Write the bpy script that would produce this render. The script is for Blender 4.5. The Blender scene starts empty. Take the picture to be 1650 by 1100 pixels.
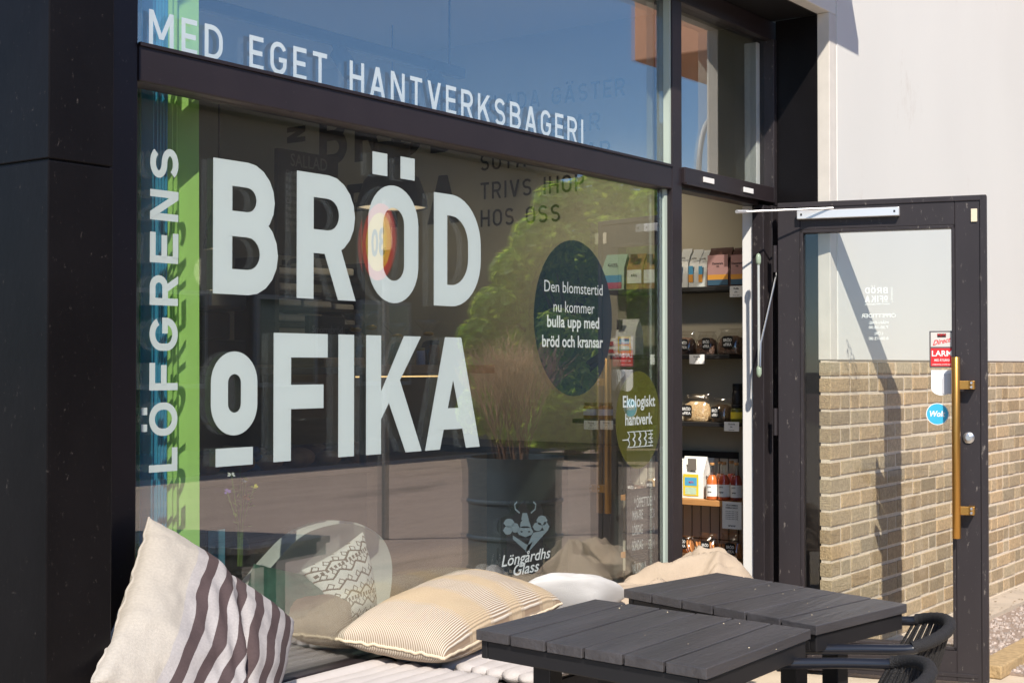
import bpy, bmesh, math, random
from mathutils import Vector, Matrix, noise

random.seed(7)
SC = bpy.context.scene
COL = SC.collection
R = math.radians

# ------------------------------------------------------------------ camera, sky, sun, exposure
YAW, PITCH = R(35.98), R(0.983)
EYE = Vector((0, -2.9, 1.37))
FWD = Vector((math.cos(YAW)*math.cos(PITCH), math.sin(YAW)*math.cos(PITCH), math.sin(PITCH)))
RGT = Vector((math.sin(YAW), -math.cos(YAW), 0))
UPV = RGT.cross(FWD)
cd = bpy.data.cameras.new('camera'); cam = bpy.data.objects.new('camera', cd); COL.objects.link(cam)
cd.lens = 50; cd.sensor_width = 36; cd.clip_start = 0.05; cd.clip_end = 600
cam.matrix_world = Matrix(((RGT.x, UPV.x, -FWD.x, EYE.x), (RGT.y, UPV.y, -FWD.y, EYE.y),
                           (RGT.z, UPV.z, -FWD.z, EYE.z), (0, 0, 0, 1)))
SC.camera = cam
SUN = Vector((1.1, 1.0, -1.35)).normalized()
W_ = bpy.data.worlds.new('World'); SC.world = W_; W_.use_nodes = True
nt = W_.node_tree; bg = nt.nodes['Background']
sky = nt.nodes.new('ShaderNodeTexSky'); sky.sky_type = 'NISHITA'; sky.sun_disc = False
sky.sun_elevation = math.asin(-SUN.z); sky.sun_rotation = math.atan2(-SUN.x, -SUN.y)
sky.air_density = 1.0; sky.dust_density = 0.05; sky.ozone_density = 6.5; sky.altitude = 400
nt.links.new(sky.outputs[0], bg.inputs[0]); bg.inputs[1].default_value = 0.15
sd = bpy.data.lights.new('sun', 'SUN'); sd.energy = 5.0; sd.angle = R(0.5); sd.color = (1, 0.93, 0.83)
so = bpy.data.objects.new('sun', sd); COL.objects.link(so)
so.rotation_euler = SUN.to_track_quat('-Z', 'Y').to_euler(); so.location = (-4, -6, 8)
SC.view_settings.view_transform = 'Standard'; SC.view_settings.look = 'None'
SC.view_settings.gamma = 1; SC.view_settings.exposure = 0.22
try:
    SC.cycles.transparent_max_bounces = 32; SC.cycles.max_bounces = 12; SC.cycles.glossy_bounces = 5
    SC.cycles.sample_clamp_indirect = 6
except Exception:
    pass

# ------------------------------------------------------------------ helpers
F_ = 2292.0
def P(px, py, **k):
    """point where the line of sight of a photo pixel meets the plane x=, y= or z="""
    r = FWD + RGT*((px-825)/F_) - UPV*((py-550)/F_)
    (a, v), = k.items(); i = 'xyz'.index(a)
    return EYE + r*((v-EYE[i])/r[i])
def Rf(px, py, d):
    """as P, for things seen mirrored in the shop window, d metres in front of it"""
    p = P(px, py, y=d); return Vector((p.x, -p.y, p.z))
def ray_plane(px, py, o, n):
    r = FWD + RGT*((px-825)/F_) - UPV*((py-550)/F_)
    return EYE + r*((o-EYE).dot(n)/r.dot(n))
def lin(r, g, b):
    f = lambda c: (c/255)/12.92 if c/255 <= 0.04045 else ((c/255+0.055)/1.055)**2.4
    return (f(r), f(g), f(b), 1)

BASE = {}
class MB:
    def __init__(s): s.v = []; s.f = []; s.m = []; s.uv = None; s.cols = None; s.mi = 0
    def face(s, pts):
        n = len(s.v); s.v += [Vector(p) for p in pts]; s.f.append(tuple(range(n, n+len(pts)))); s.m.append(s.mi)
    def add(s, vs, fs):
        n = len(s.v); s.v += [Vector(p) for p in vs]
        for f in fs: s.f.append(tuple(i+n for i in f)); s.m.append(s.mi)
    def box(s, lo, hi, mat=None):
        x0, y0, z0 = lo; x1, y1, z1 = hi
        vs = [Vector(p) for p in ((x0,y0,z0),(x1,y0,z0),(x1,y1,z0),(x0,y1,z0),(x0,y0,z1),(x1,y0,z1),(x1,y1,z1),(x0,y1,z1))]
        if mat is not None: vs = [mat @ p for p in vs]
        s.add(vs, ((0,3,2,1),(4,5,6,7),(0,1,5,4),(1,2,6,5),(2,3,7,6),(3,0,4,7)))
        return s
    def bbox(s, lo, hi, b=0.004, mat=None):
        """box with bevelled edges"""
        bm = bmesh.new(); bmesh.ops.create_cube(bm, size=1)
        c = [(lo[i]+hi[i])/2 for i in range(3)]; d = [hi[i]-lo[i] for i in range(3)]
        for v in bm.verts: v.co = Vector((v.co.x*d[0]+c[0], v.co.y*d[1]+c[1], v.co.z*d[2]+c[2]))
        bmesh.ops.bevel(bm, geom=bm.edges[:], offset=b, segments=2, affect='EDGES', profile=0.5)
        bm.verts.index_update()
        s.add([(mat @ v.co if mat is not None else v.co.copy()) for v in bm.verts], [[v.index for v in f.verts] for f in bm.faces]); bm.free()
        return s
    def prism(s, poly, d):
        """poly: 3d points, d: extrusion vector"""
        n = len(poly); d = Vector(d); a = [Vector(p) for p in poly]; b = [p+d for p in a]
        s.add(a+b, [tuple(range(n))[::-1], tuple(range(n, 2*n))] + [(i, (i+1) % n, n+(i+1) % n, n+i) for i in range(n)])
        return s
    def tube(s, path, r, n=8, closed=False, caps=True):
        pts = [Vector(p) for p in path]; k = len(pts); rs = r if isinstance(r, (list, tuple)) else [r]*k
        up = Vector((0, 0, 1)); rings = []; prev = None
        for i, p in enumerate(pts):
            if closed: t = pts[(i+1) % k]-pts[i-1]
            else: t = pts[min(i+1, k-1)]-pts[max(i-1, 0)]
            t.normalize()
            if prev is None:
                a = t.cross(up)
                if a.length < 1e-3: a = t.cross(Vector((1, 0, 0)))
            else: a = prev-t*prev.dot(t)
            a.normalize(); prev = a; b = t.cross(a)
            rings.append([p+(a*math.cos(2*math.pi*j/n)+b*math.sin(2*math.pi*j/n))*rs[i] for j in range(n)])
        vs = [q for rg in rings for q in rg]; fs = []
        for i in range(k if closed else k-1):
            i2 = (i+1) % k
            for j in range(n): fs.append((i*n+j, i*n+(j+1) % n, i2*n+(j+1) % n, i2*n+j))
        if caps and not closed: fs += [tuple(range(n))[::-1], tuple(range((k-1)*n, k*n))]
        s.add(vs, fs); return s
    def lathe(s, prof, c=(0, 0, 0), n=24, cap=True):
        c = Vector(c); vs = []; fs = []; k = len(prof)
        for r, z in prof: vs += [c+Vector((r*math.cos(2*math.pi*j/n), r*math.sin(2*math.pi*j/n), z)) for j in range(n)]
        for i in range(k-1):
            for j in range(n): fs.append((i*n+j, i*n+(j+1) % n, (i+1)*n+(j+1) % n, (i+1)*n+j))
        if cap: fs += [tuple(range(n))[::-1], tuple(range((k-1)*n, k*n))]
        s.add(vs, fs); return s
    def loft(s, rings, caps=True):
        n = len(rings[0]); vs = [Vector(p) for rg in rings for p in rg]; fs = []
        for i in range(len(rings)-1):
            for j in range(n): fs.append((i*n+j, i*n+(j+1) % n, (i+1)*n+(j+1) % n, (i+1)*n+j))
        if caps: fs += [tuple(range(n))[::-1], tuple(range((len(rings)-1)*n, len(rings)*n))]
        s.add(vs, fs); return s
    def build(s, name, mats, parent=None, smooth=False, loc=None, local=False, kind=None, label=None, cat=None, group=None):
        me = bpy.data.meshes.new(name)
        base = Vector((0, 0, 0))
        if parent is not None: base = BASE.get(parent.name, Vector((0, 0, 0)))
        elif loc is not None: base = Vector(loc)
        vs = s.v if local else [p-base for p in s.v]
        me.from_pydata([tuple(p) for p in vs], [], s.f)
        for m in (mats if isinstance(mats, (list, tuple)) else [mats]): me.materials.append(m)
        if any(s.m): me.polygons.foreach_set('material_index', s.m)
        if s.uv is not None:
            ul = me.uv_layers.new(name='UVMap')
            for lp in me.loops: ul.data[lp.index].uv = s.uv[lp.vertex_index]
        if s.cols is not None:
            at = me.color_attributes.new('tone', 'FLOAT_COLOR', 'POINT')
            for i, c in enumerate(s.cols): at.data[i].color = (c, c, c, 1) if not isinstance(c, tuple) else c
        if smooth:
            me.polygons.foreach_set('use_smooth', [True]*len(me.polygons))
            if smooth is not True:
                try: me.set_sharp_from_angle(angle=R(smooth))
                except Exception: pass
        me.update()
        o = bpy.data.objects.new(name, me); COL.objects.link(o)
        if parent is not None: o.parent = parent; BASE[o.name] = base
        else:
            o.location = base; BASE[o.name] = base
            tag(o, label, cat, group, kind)
        return o

def tag(o, label=None, cat=None, group=None, kind=None):
    if label: o['label'] = label
    if cat: o['category'] = cat
    if group: o['group'] = group
    if kind: o['kind'] = kind
def thing(name, label, cat, loc=(0, 0, 0), group=None, rot=None):
    o = bpy.data.objects.new(name, None); COL.objects.link(o); o.empty_display_size = 0.1
    o.location = loc
    if rot: o.rotation_euler = rot
    BASE[o.name] = Vector(loc); tag(o, label, cat, group); return o
def dup(root, loc, label, rotz=None):
    r = root.copy(); COL.objects.link(r); r.location = loc; r['label'] = label
    if rotz is not None: r.rotation_euler = (0, 0, rotz)
    def kids(a, b):
        for ch in [c for c in bpy.data.objects if c.parent == a]:
            c = ch.copy(); COL.objects.link(c); c.parent = b; kids(ch, c)
    kids(root, r); return r

# ------------------------------------------------------------------ materials
MATS = {}
def M(name, col, rough=0.5, metal=0.0, var=0.0, vs=8.0, bump=0.0, bs=60.0, spec=0.5, coat=0.0, dirt=None, trans=0.0, stretch=None):
    if name in MATS: return MATS[name]
    m = bpy.data.materials.new(name); m.use_nodes = True; n = m.node_tree.nodes; l = m.node_tree.links
    b = n['Principled BSDF']
    col = col if len(col) == 4 else tuple(col)+(1,)
    b.inputs['Base Color'].default_value = col; b.inputs['Roughness'].default_value = rough
    b.inputs['Metallic'].default_value = metal; b.inputs['Specular IOR Level'].default_value = spec
    b.inputs['Coat Weight'].default_value = coat
    tc = n.new('ShaderNodeTexCoord'); src = tc.outputs['Object']
    if stretch:
        mp = n.new('ShaderNodeMapping'); mp.inputs['Scale'].default_value = stretch; l.new(src, mp.inputs[0]); src = mp.outputs[0]
    out = None
    if var:
        t = n.new('ShaderNodeTexNoise'); t.inputs['Scale'].default_value = vs; t.inputs['Detail'].default_value = 6
        l.new(src, t.inputs[0])
        mr = n.new('ShaderNodeMapRange'); mr.inputs[1].default_value = 0.3; mr.inputs[2].default_value = 0.7
        mr.inputs[3].default_value = 1-var; mr.inputs[4].default_value = 1+var; l.new(t.outputs[0], mr.inputs[0])
        mx = n.new('ShaderNodeVectorMath'); mx.operation = 'SCALE'; mx.inputs[0].default_value = col[:3]
        l.new(mr.outputs[0], mx.inputs['Scale']); out = mx.outputs[0]
    if dirt:
        dc, amt, sc = dirt
        t = n.new('ShaderNodeTexNoise'); t.inputs['Scale'].default_value = sc; t.inputs['Detail'].default_value = 8
        t.inputs['Roughness'].default_value = 0.75; l.new(src, t.inputs[0])
        mr = n.new('ShaderNodeMapRange'); mr.inputs[1].default_value = 1-amt; mr.inputs[2].default_value = 1-amt+0.12; l.new(t.outputs[0], mr.inputs[0])
        mx = n.new('ShaderNodeMix'); mx.data_type = 'RGBA'; mx.inputs[6].default_value = col; mx.inputs[7].default_value = dc
        if out: l.new(out, mx.inputs[6])
        l.new(mr.outputs[0], mx.inputs[0]); out = mx.outputs[2]
    if out: l.new(out, b.inputs['Base Color'])
    if bump:
        t = n.new('ShaderNodeTexNoise'); t.inputs['Scale'].default_value = bs; t.inputs['Detail'].default_value = 4; l.new(src, t.inputs[0])
        bp = n.new('ShaderNodeBump'); bp.inputs['Strength'].default_value = bump; bp.inputs['Distance'].default_value = 0.01
        l.new(t.outputs[0], bp.inputs['Height']); l.new(bp.outputs[0], b.inputs['Normal'])
    if trans:
        tr = n.new('ShaderNodeBsdfTranslucent'); tr.inputs[0].default_value = col
        ms = n.new('ShaderNodeMixShader'); ms.inputs[0].default_value = trans
        l.new(b.outputs[0], ms.inputs[1]); l.new(tr.outputs[0], ms.inputs[2]); l.new(ms.outputs[0], n['Material Output'].inputs[0])
        if out: l.new(out, tr.inputs[0])
    MATS[name] = m; return m

def glass(name, f0, tint, f90=1.0, rough=0.0, gloss=(1, 1, 1, 1), dust=0.0):
    """architectural glass: what comes through plus a Schlick reflection; fresnel from the true angle on either face"""
    m = bpy.data.materials.new(name); m.use_nodes = True; n = m.node_tree.nodes; l = m.node_tree.links
    n.remove(n['Principled BSDF'])
    g = n.new('ShaderNodeNewGeometry'); d = n.new('ShaderNodeVectorMath'); d.operation = 'DOT_PRODUCT'
    l.new(g.outputs['Normal'], d.inputs[0]); l.new(g.outputs['Incoming'], d.inputs[1])
    def mth(op, a, b):
        x = n.new('ShaderNodeMath'); x.operation = op
        for i, q in enumerate((a, b)):
            if q is None: continue
            if isinstance(q, (int, float)): x.inputs[i].default_value = q
            else: l.new(q, x.inputs[i])
        return x.outputs[0]
    c = mth('ABSOLUTE', d.outputs['Value'], None)
    s = mth('POWER', mth('SUBTRACT', 1.0, c), 4.0)
    fac = mth('ADD', mth('MULTIPLY', s, f90-f0), f0)
    t = n.new('ShaderNodeBsdfTransparent'); t.inputs[0].default_value = tint
    gl = n.new('ShaderNodeBsdfGlossy'); gl.inputs['Roughness'].default_value = rough; gl.inputs[0].default_value = gloss
    ms = n.new('ShaderNodeMixShader'); l.new(fac, ms.inputs[0]); l.new(t.outputs[0], ms.inputs[1]); l.new(gl.outputs[0], ms.inputs[2])
    out = ms.outputs[0]
    if dust:
        tc = n.new('ShaderNodeTexCoord'); mp = n.new('ShaderNodeMapping'); mp.inputs['Scale'].default_value = (1.6, 1, .5); l.new(tc.outputs['Object'], mp.inputs[0])
        t1 = n.new('ShaderNodeTexNoise'); t1.inputs['Scale'].default_value = 3; t1.inputs['Detail'].default_value = 9; t1.inputs['Roughness'].default_value = .7; l.new(mp.outputs[0], t1.inputs[0])
        mr = n.new('ShaderNodeMapRange'); mr.inputs[1].default_value = .35; mr.inputs[2].default_value = .75; mr.inputs[3].default_value = dust*.4; mr.inputs[4].default_value = dust*1.8; l.new(t1.outputs[0], mr.inputs[0])
        df = n.new('ShaderNodeBsdfDiffuse'); df.inputs[0].default_value = (.8, .78, .74, 1); m2 = n.new('ShaderNodeMixShader'); l.new(mr.outputs[0], m2.inputs[0]); l.new(out, m2.inputs[1]); l.new(df.outputs[0], m2.inputs[2]); out = m2.outputs[0]
    l.new(out, n['Material Output'].inputs[0]); return m
def film(name, col, opacity, rough=0.3):
    """coloured see-through film"""
    m = bpy.data.materials.new(name); m.use_nodes = True; n = m.node_tree.nodes; l = m.node_tree.links
    b = n['Principled BSDF']; b.inputs['Base Color'].default_value = col; b.inputs['Roughness'].default_value = rough
    t = n.new('ShaderNodeBsdfTransparent'); tc = tuple(0.35+0.65*c for c in col[:3]); t.inputs[0].default_value = tc+(1,)
    ms = n.new('ShaderNodeMixShader'); ms.inputs[0].default_value = opacity
    l.new(t.outputs[0], ms.inputs[1]); l.new(b.outputs[0], ms.inputs[2]); l.new(ms.outputs[0], n['Material Output'].inputs[0]); return m

GLASS = glass('window_glass', 0.205, (0.93, 0.96, 0.95, 1), 0.9, dust=.005)
DGLASS = glass('door_glass', 0.035, (0.97, 0.98, 0.97, 1), 0.9)
JARGL = glass('jar_glass', 0.06, (0.95, 0.97, 0.95, 1), 0.9)
CELLO = glass('cellophane', 0.10, (0.97, 0.97, 0.97, 1), 0.9, 0.12)
VINYL = M('frosted_vinyl', lin(226, 233, 232), 0.55, var=0.02, vs=3)
VINYL_W = M('white_vinyl', lin(236, 238, 236), 0.55)
BLACKPAINT = M('black_wall_paint', lin(26, 25, 27), 0.7)
CLAD = M('black_cladding', lin(20, 18, 19), 0.40, spec=.14, var=0.25, vs=5, bump=0.05, bs=40, dirt=(lin(88, 82, 78), 0.375, 85), stretch=(1, 1, 0.6))
FRAME = M('dark_aluminium', lin(46, 39, 41), 0.38, metal=0.1, spec=.4, var=0.08, vs=9, dirt=(lin(96, 88, 84), 0.38, 60))
FRAME2 = M('scuffed_dark_aluminium', lin(48, 43, 45), 0.46, metal=0.1, spec=.4, var=0.12, vs=7, dirt=(lin(150, 142, 134), 0.40, 55), stretch=(1, 1, 0.35))
GASKET = M('black_rubber_gasket', lin(20, 20, 22), 0.6)
STEEL = M('brushed_steel', lin(205, 205, 205), 0.3, metal=0.9)
WHITEPANEL = M('white_render', lin(222, 220, 213), 0.55, var=0.03, vs=1.1, bump=0.05, bs=45, dirt=(lin(205, 198, 188), 0.42, 1.6), stretch=(1, 1, .5))
TRIMW = M('weathered_white_trim', lin(214, 208, 198), 0.6, var=0.06, vs=10, dirt=(lin(120, 105, 90), 0.30, 30))
MORTAR = M('pale_mortar', lin(222, 207, 186), 0.9, var=0.10, vs=30, bump=0.5, bs=140)
CONCRETE = M('concrete', lin(188, 174, 156), 0.85, var=0.13, vs=4, bump=0.25, bs=90, dirt=(lin(150, 138, 120), 0.42, 6))
ASPHALT = M('asphalt', lin(172, 152, 138), 0.85, var=0.10, vs=2.2, bump=0.4, bs=160, dirt=(lin(132, 118, 108), 0.46, 0.7), stretch=(0.25, 1, 1))
PAVE = M('sandy_paving', lin(205, 188, 164), 0.85, var=0.10, vs=5, bump=0.25, bs=120)
INWALL = M('greige_wall', lin(178, 170, 150), 0.8, var=0.03, vs=2)
INDARK = M('dark_shop_wall', lin(46, 43, 42), 0.75, var=0.1, vs=2)
CEIL = M('shop_ceiling', lin(214, 212, 206), 0.8)
FLOORM = M('shop_floor', lin(112, 102, 94), 0.45, var=0.1, vs=5)
WHITE = M('matt_white', lin(232, 230, 225), 0.6)
PAPER = M('white_paper', lin(240, 239, 236), 0.7)
INK = M('dark_ink', lin(40, 38, 40), 0.7)
CHARC = M('black_paint', lin(28, 27, 29), 0.5)
BLKMETAL = M('black_tube', lin(30, 31, 37), 0.28, coat=0.3)
ROPE = M('black_rope', lin(36, 34, 34), 0.7, bump=0.6, bs=300)
TABLEWOOD = M('black_stained_planks', lin(74, 71, 72), 0.40, var=0.20, vs=14, bump=0.35, bs=60, stretch=(0.12, 1, 1), dirt=(lin(190, 182, 172), 0.30, 75))
BENCHWOOD = M('weathered_black_boards', lin(58, 53, 51), 0.7, var=0.25, vs=12, bump=0.4, bs=60, stretch=(0.1, 1, 1))
BRASS = M('brushed_brass', lin(190, 142, 74), 0.35, metal=0.85, var=0.05, vs=20, stretch=(1, 1, 0.05))
OAK = M('oak_board', lin(190, 138, 84), 0.55, var=0.18, vs=12, stretch=(6, 0.6, 6))
BLKSHELF = M('black_shelf', lin(30, 29, 30), 0.5)
BLUEF = M('dark_blue', lin(22, 46, 66), 0.5)

# ------------------------------------------------------------------ lettering
def arc(cx, cy, rx, ry, a0, a1, n=10):
    return [(cx+rx*math.cos(R(a0+(a1-a0)*i/n)), cy+ry*math.sin(R(a0+(a1-a0)*i/n))) for i in range(n+1)]
def glyph(ch, w, s):
    """capital letter of height 1, width w and stroke s as ('path', pts, closed) and ('poly', pts)"""
    h = s/2; o = []
    st = lambda *p, c=False: o.append(('path', list(p), c))
    pl = lambda *p: o.append(('poly', list(p)))
    base = {'Ö': 'O', 'Ä': 'A', 'Å': 'A'}.get(ch, ch)
    if base in 'BDEFHKLPRMN': st((h, 0), (h, 1))
    if base == 'I': st((w/2, 0), (w/2, 1))
    if base in 'EF':
        st((s*.8, 1-h), (w, 1-h)); st((s*.8, .5), (w*.92, .5))
        if base == 'E': st((s*.8, h), (w, h))
    if base == 'L': st((s*.8, h), (w, h))
    if base == 'T': st((0, 1-h), (w, 1-h)); st((w/2, 0), (w/2, 1-s*.8))
    if base == 'H': st((w-h, 0), (w-h, 1)); st((s*.8, .5), (w-s*.8, .5))
    if base == 'B':
        mid = .53; r = (1-h-mid)/2; x = w-h-.035; st((s*.8, 1-h), *arc(x-r, mid+r, r, r, 90, -90), (s*.8, mid))
        r = (mid-h)/2; x = w-h; st((s*.8, mid), *arc(x-r, h+r, r, r, 90, -90), (s*.8, h))
    if base in 'RP':
        mid = .46; r = (1-h-mid)/2; x = w-h-.01; st((s*.8, 1-h), *arc(x-r, mid+r, r, r, 90, -90), (s*.8, mid))
        if base == 'R': pl((w*.40, mid), (w*.40+1.12*s, mid), (w, 0), (w-1.12*s, 0))
    if base == 'D':
        r = min(.34, w-1.6*s); x = w-h
        st((s*.8, 1-h), *arc(x-r, 1-h-r, r, r, 90, 0), *arc(x-r, h+r, r, r, 0, -90), (s*.8, h))
    if base == 'O':
        r = (w-s)/2; st(*arc(w/2, 1-h-r, r, r, 0, 180, 18), *arc(w/2, h+r, r, r, 180, 360, 18), c=True)
    if base == 'G':
        r = (w-s)/2; q = min(r, (1-s)/2-.09); st(*arc(w/2, 1-h-q, r, q, 22, 180, 18), *arc(w/2, h+q, r, q, 180, 345, 18), (w-h, .44)); st((w, .46), (w*.52, .46))
    if base == 'U':
        r = (w-s)/2; st((h, 1), *arc(w/2, h+r, r, r, 180, 360, 18), (w-h, 1))
    if base == 'S':
        rx = (w-s)/2; ry = (1-s)/4
        st(*arc(w/2, 1-h-ry, rx, ry, 25, 270, 18), *arc(w/2, h+ry, rx, ry, 90, -155, 18)[1:])
    if base == 'A':
        t = .62*s; pl((0, 0), (1.1*s, 0), (w/2+t, 1), (w/2-t, 1)); pl((w-1.1*s, 0), (w, 0), (w/2+t, 1), (w/2-t, 1))
        st((w*.2, .27), (w*.8, .27))
    if base == 'V':
        t = .62*s; pl((0, 1), (1.1*s, 1), (w/2+t, 0), (w/2-t, 0)); pl((w-1.1*s, 1), (w, 1), (w/2+t, 0), (w/2-t, 0))
    if base == 'K':
        pl((s*.9, .27), (s*.9, .50), (w-1.22*s-.01, 1), (w-.01, 1)); pl((w*.36, .48), (w*.36+.75*s, .68), (w, 0), (w-1.15*s, 0))
    if base == 'N': st((w-h, 0), (w-h, 1)); pl((0, 1), (1.15*s, 1), (w, 0), (w-1.15*s, 0))
    if base == 'M':
        st((w-h, 0), (w-h, 1)); pl((0, 1), (1.05*s, 1), (w/2+.55*s, .22), (w/2-.55*s, .22)); pl((w-1.05*s, 1), (w, 1), (w/2+.55*s, .22), (w/2-.55*s, .22))
    if ch in 'ÖÄ':
        g = .17*w
        for x in (w/2-g-s*.36, w/2+g+s*.36): st((x, 1.07), (x, 1.07+s*1.0))
    return o
def strip(pts, s, closed):
    n = len(pts); L = []; Rr = []
    for i in range(n):
        if closed: a, b, c = pts[i-1], pts[i], pts[(i+1) % n]
        else: a, b, c = pts[max(i-1, 0)], pts[i], pts[min(i+1, n-1)]
        d1 = Vector((b[0]-a[0], b[1]-a[1])); d2 = Vector((c[0]-b[0], c[1]-b[1]))
        if d1.length < 1e-7: d1 = d2.copy()
        if d2.length < 1e-7: d2 = d1.copy()
        d1.normalize(); d2.normalize(); m = (d1+d2)
        if m.length < 1e-6: m = d1.copy()
        m.normalize(); nn = Vector((-m.y, m.x)); k = s/2/max(.5, nn.dot(Vector((-d1.y, d1.x))))
        L.append((b[0]+nn.x*k, b[1]+nn.y*k)); Rr.append((b[0]-nn.x*k, b[1]-nn.y*k))
    q = []
    for i in range(n if closed else n-1):
        j = (i+1) % n; q.append((L[i], L[j], Rr[j], Rr[i]))
    return q
WID = dict(A=.66, B=.60, D=.60, E=.50, F=.48, G=.60, H=.60, I=.16, K=.64, L=.48, M=.76, N=.62, O=.60, P=.57, R=.61, S=.57, T=.56, U=.60, V=.64)
WID['Ö'] = .60; WID['Ä'] = .66; WID['Å'] = .66
def put_glyph(mb, ch, x, y, w, h, s, mp):
    """x, y, w, h in plane units; s relative to h; mp(u, v, layer) -> 3d"""
    k = 0
    for kind, pts, *c in glyph(ch, w/h, s):
        qs = strip(pts, s, c[0]) if kind == 'path' else [pts]
        for q in qs: mb.face([mp(x+p[0]*h, y+p[1]*h, k) for p in q])
        k += 1
def put_line(mb, text, x, y, h, s, mp, width=None, gap=.17, space=.36, wf=1.0):
    ws = [(space if c == ' ' else (s if c == 'I' else WID[c]*wf)) for c in text]
    tot = sum(ws)+gap*(len(text)-1); kx = 1.0 if width is None else width/(tot*h)
    cx = x
    for c, w in zip(text, ws):
        if c != ' ': put_glyph(mb, c, cx, y, w*h*kx, h, s, mp)
        cx += (w+gap)*h*kx
    return cx
def btext(mb, text, size, mp, align='CENTER', bold=0.0, xs=1.0, spacing=1.0, shear=0.0, lift=0):
    """running text as faces; mp(u, v, layer) -> 3d"""
    cu = bpy.data.curves.new('t', 'FONT'); cu.body = text; cu.size = size; cu.align_x = align; cu.offset = bold*size
    cu.space_character = spacing; cu.shear = shear; cu.resolution_u = 3
    ob = bpy.data.objects.new('t', cu); me = ob.to_mesh()
    mb.add([mp(v.co.x*xs, v.co.y, lift) for v in me.vertices], [tuple(p.vertices) for p in me.polygons])
    ob.to_mesh_clear(); bpy.data.objects.remove(ob); bpy.data.curves.remove(cu)
def btfit(mb, text, width, size, mp, bold=0.0, shear=0.0, lift=0, rot=0.0):
    """running text centred on 0 and squeezed to a width"""
    tmp = MB(); btext(tmp, text, size, lambda u, v, k=0: Vector((u, v, 0)), 'LEFT', bold, shear=shear)
    us = [p.x for p in tmp.v]; a, b = min(us), max(us); k = width/(b-a)
    mb.add([mp(((p.x-a)*k-width/2), p.y+((p.x-a)*k-width/2)*rot, lift) for p in tmp.v], tmp.f)
def plane(o, u, v, w):
    o, u, v, w = Vector(o), Vector(u), Vector(v), Vector(w)
    return lambda a, b, k=0: o+u*a+v*b+w*(k*0.0003)
def ellipse(mb, c, u, v, n=48):
    c, u, v = Vector(c), Vector(u), Vector(v)
    mb.face([c+u*math.cos(2*math.pi*i/n)+v*math.sin(2*math.pi*i/n) for i in range(n)])

# ================================================================== SETTING: ground
def ground(name, lo, hi, m, top=0.0):
    mb = MB(); mb.box((lo[0], lo[1], top-0.05), (hi[0], hi[1], top)); return mb.build(name, m, kind='structure', loc=((lo[0]+hi[0])/2, (lo[1]+hi[1])/2, top))
YF = -0.31                                                       # front plane of the wall and pillar
mb = MB(); mb.box((-300, -300, -0.3), (300, 300, -0.06)); mb.build('ground', M('far_ground', lin(120, 112, 98), 0.9, var=.1, vs=.3), kind='structure')
ground('pavement', (-40, -2.6), (40, 0.0), PAVE)
mb = MB(); mb.bbox((-40, -2.74, -0.12), (40, -2.603, 0.003), .006); mb.build('kerb', CONCRETE, kind='structure')
mb = MB(); mb.box((-60, -11.0, -0.06), (70, -2.745, -0.03)); mb.build('road', ASPHALT, kind='structure')
mb = MB(); mb.box((-60, -30, -0.055), (70, -11.0, -0.02)); mb.build('far_pavement', M('far_asphalt', lin(118, 108, 100), .9, var=.15, vs=1.2), kind='structure')
mb = MB(); mb.box((6.55, -0.49, 0.001), (14, YF+0.02, 0.035)); mb.build('concrete_strip', CONCRETE, kind='structure')
gb = MB(); gb.box((6.42, -2.6, 0.001), (14, -0.49, 0.012)); gb.build('gravel_bed', M('gravel_base', lin(150, 132, 118), .95, var=.2, vs=60), kind='structure')
gv = MB(); gv.cols = []
for i in range(5200):
    x = 6.44+random.random()**1.5*4.5; y = -0.5-random.random()*1.25; r = random.uniform(.007, .015); h = r*random.uniform(.5, .9); c = random.uniform(.62, 1.25); a = random.random()*6
    pts = [(x+r*random.uniform(.7, 1.2)*math.cos(a+k*1.2566), y+r*random.uniform(.7, 1.2)*math.sin(a+k*1.2566), .010) for k in range(5)]
    tp = [(x+(p[0]-x)*.55, y+(p[1]-y)*.55, .012+h) for p in pts]
    gv.loft([pts, tp]); gv.cols += [c]*10
def tone(name, col, rough=.8, bump=0.0, bs=80, var=0.0, vs=30):
    m = M(name, col, rough, bump=bump, bs=bs); n = m.node_tree.nodes; l = m.node_tree.links
    a = n.new('ShaderNodeVertexColor'); a.layer_name = 'tone'; x = n.new('ShaderNodeVectorMath'); x.operation = 'MULTIPLY'
    x.inputs[1].default_value = col[:3]; l.new(a.outputs[0], x.inputs[0]); o = x.outputs[0]
    if var:
        t = n.new('ShaderNodeTexNoise'); t.inputs['Scale'].default_value = vs; t.inputs['Detail'].default_value = 6
        g = n.new('ShaderNodeTexCoord'); l.new(g.outputs['Object'], t.inputs[0])
        mr = n.new('ShaderNodeMapRange'); mr.inputs[1].default_value = .3; mr.inputs[2].default_value = .7; mr.inputs[3].default_value = 1-var; mr.inputs[4].default_value = 1+var
        l.new(t.outputs[0], mr.inputs[0]); s = n.new('ShaderNodeVectorMath'); s.operation = 'SCALE'; l.new(o, s.inputs[0]); l.new(mr.outputs[0], s.inputs['Scale']); o = s.outputs[0]
    l.new(o, n['Principled BSDF'].inputs['Base Color']); return m
gv.build('gravel', tone('pink_gravel', lin(176, 162, 152), .9), kind='stuff', label='pinkish gravel bed beside the concrete strip', cat='gravel')
mb = MB(); a_ = P(1577, 1072, z=.05)
mb.bbox((a_.x, a_.y-.10, 0.002), (a_.x+.75, a_.y+.02, .06), .006)
mb.build('stone_block', M('rough_stone', lin(176, 150, 110), .9, var=.2, vs=30, bump=.6, bs=70), loc=(a_.x+.3, a_.y, 0), label='rough tan stone edging block by the open door', cat='stone block')

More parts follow.
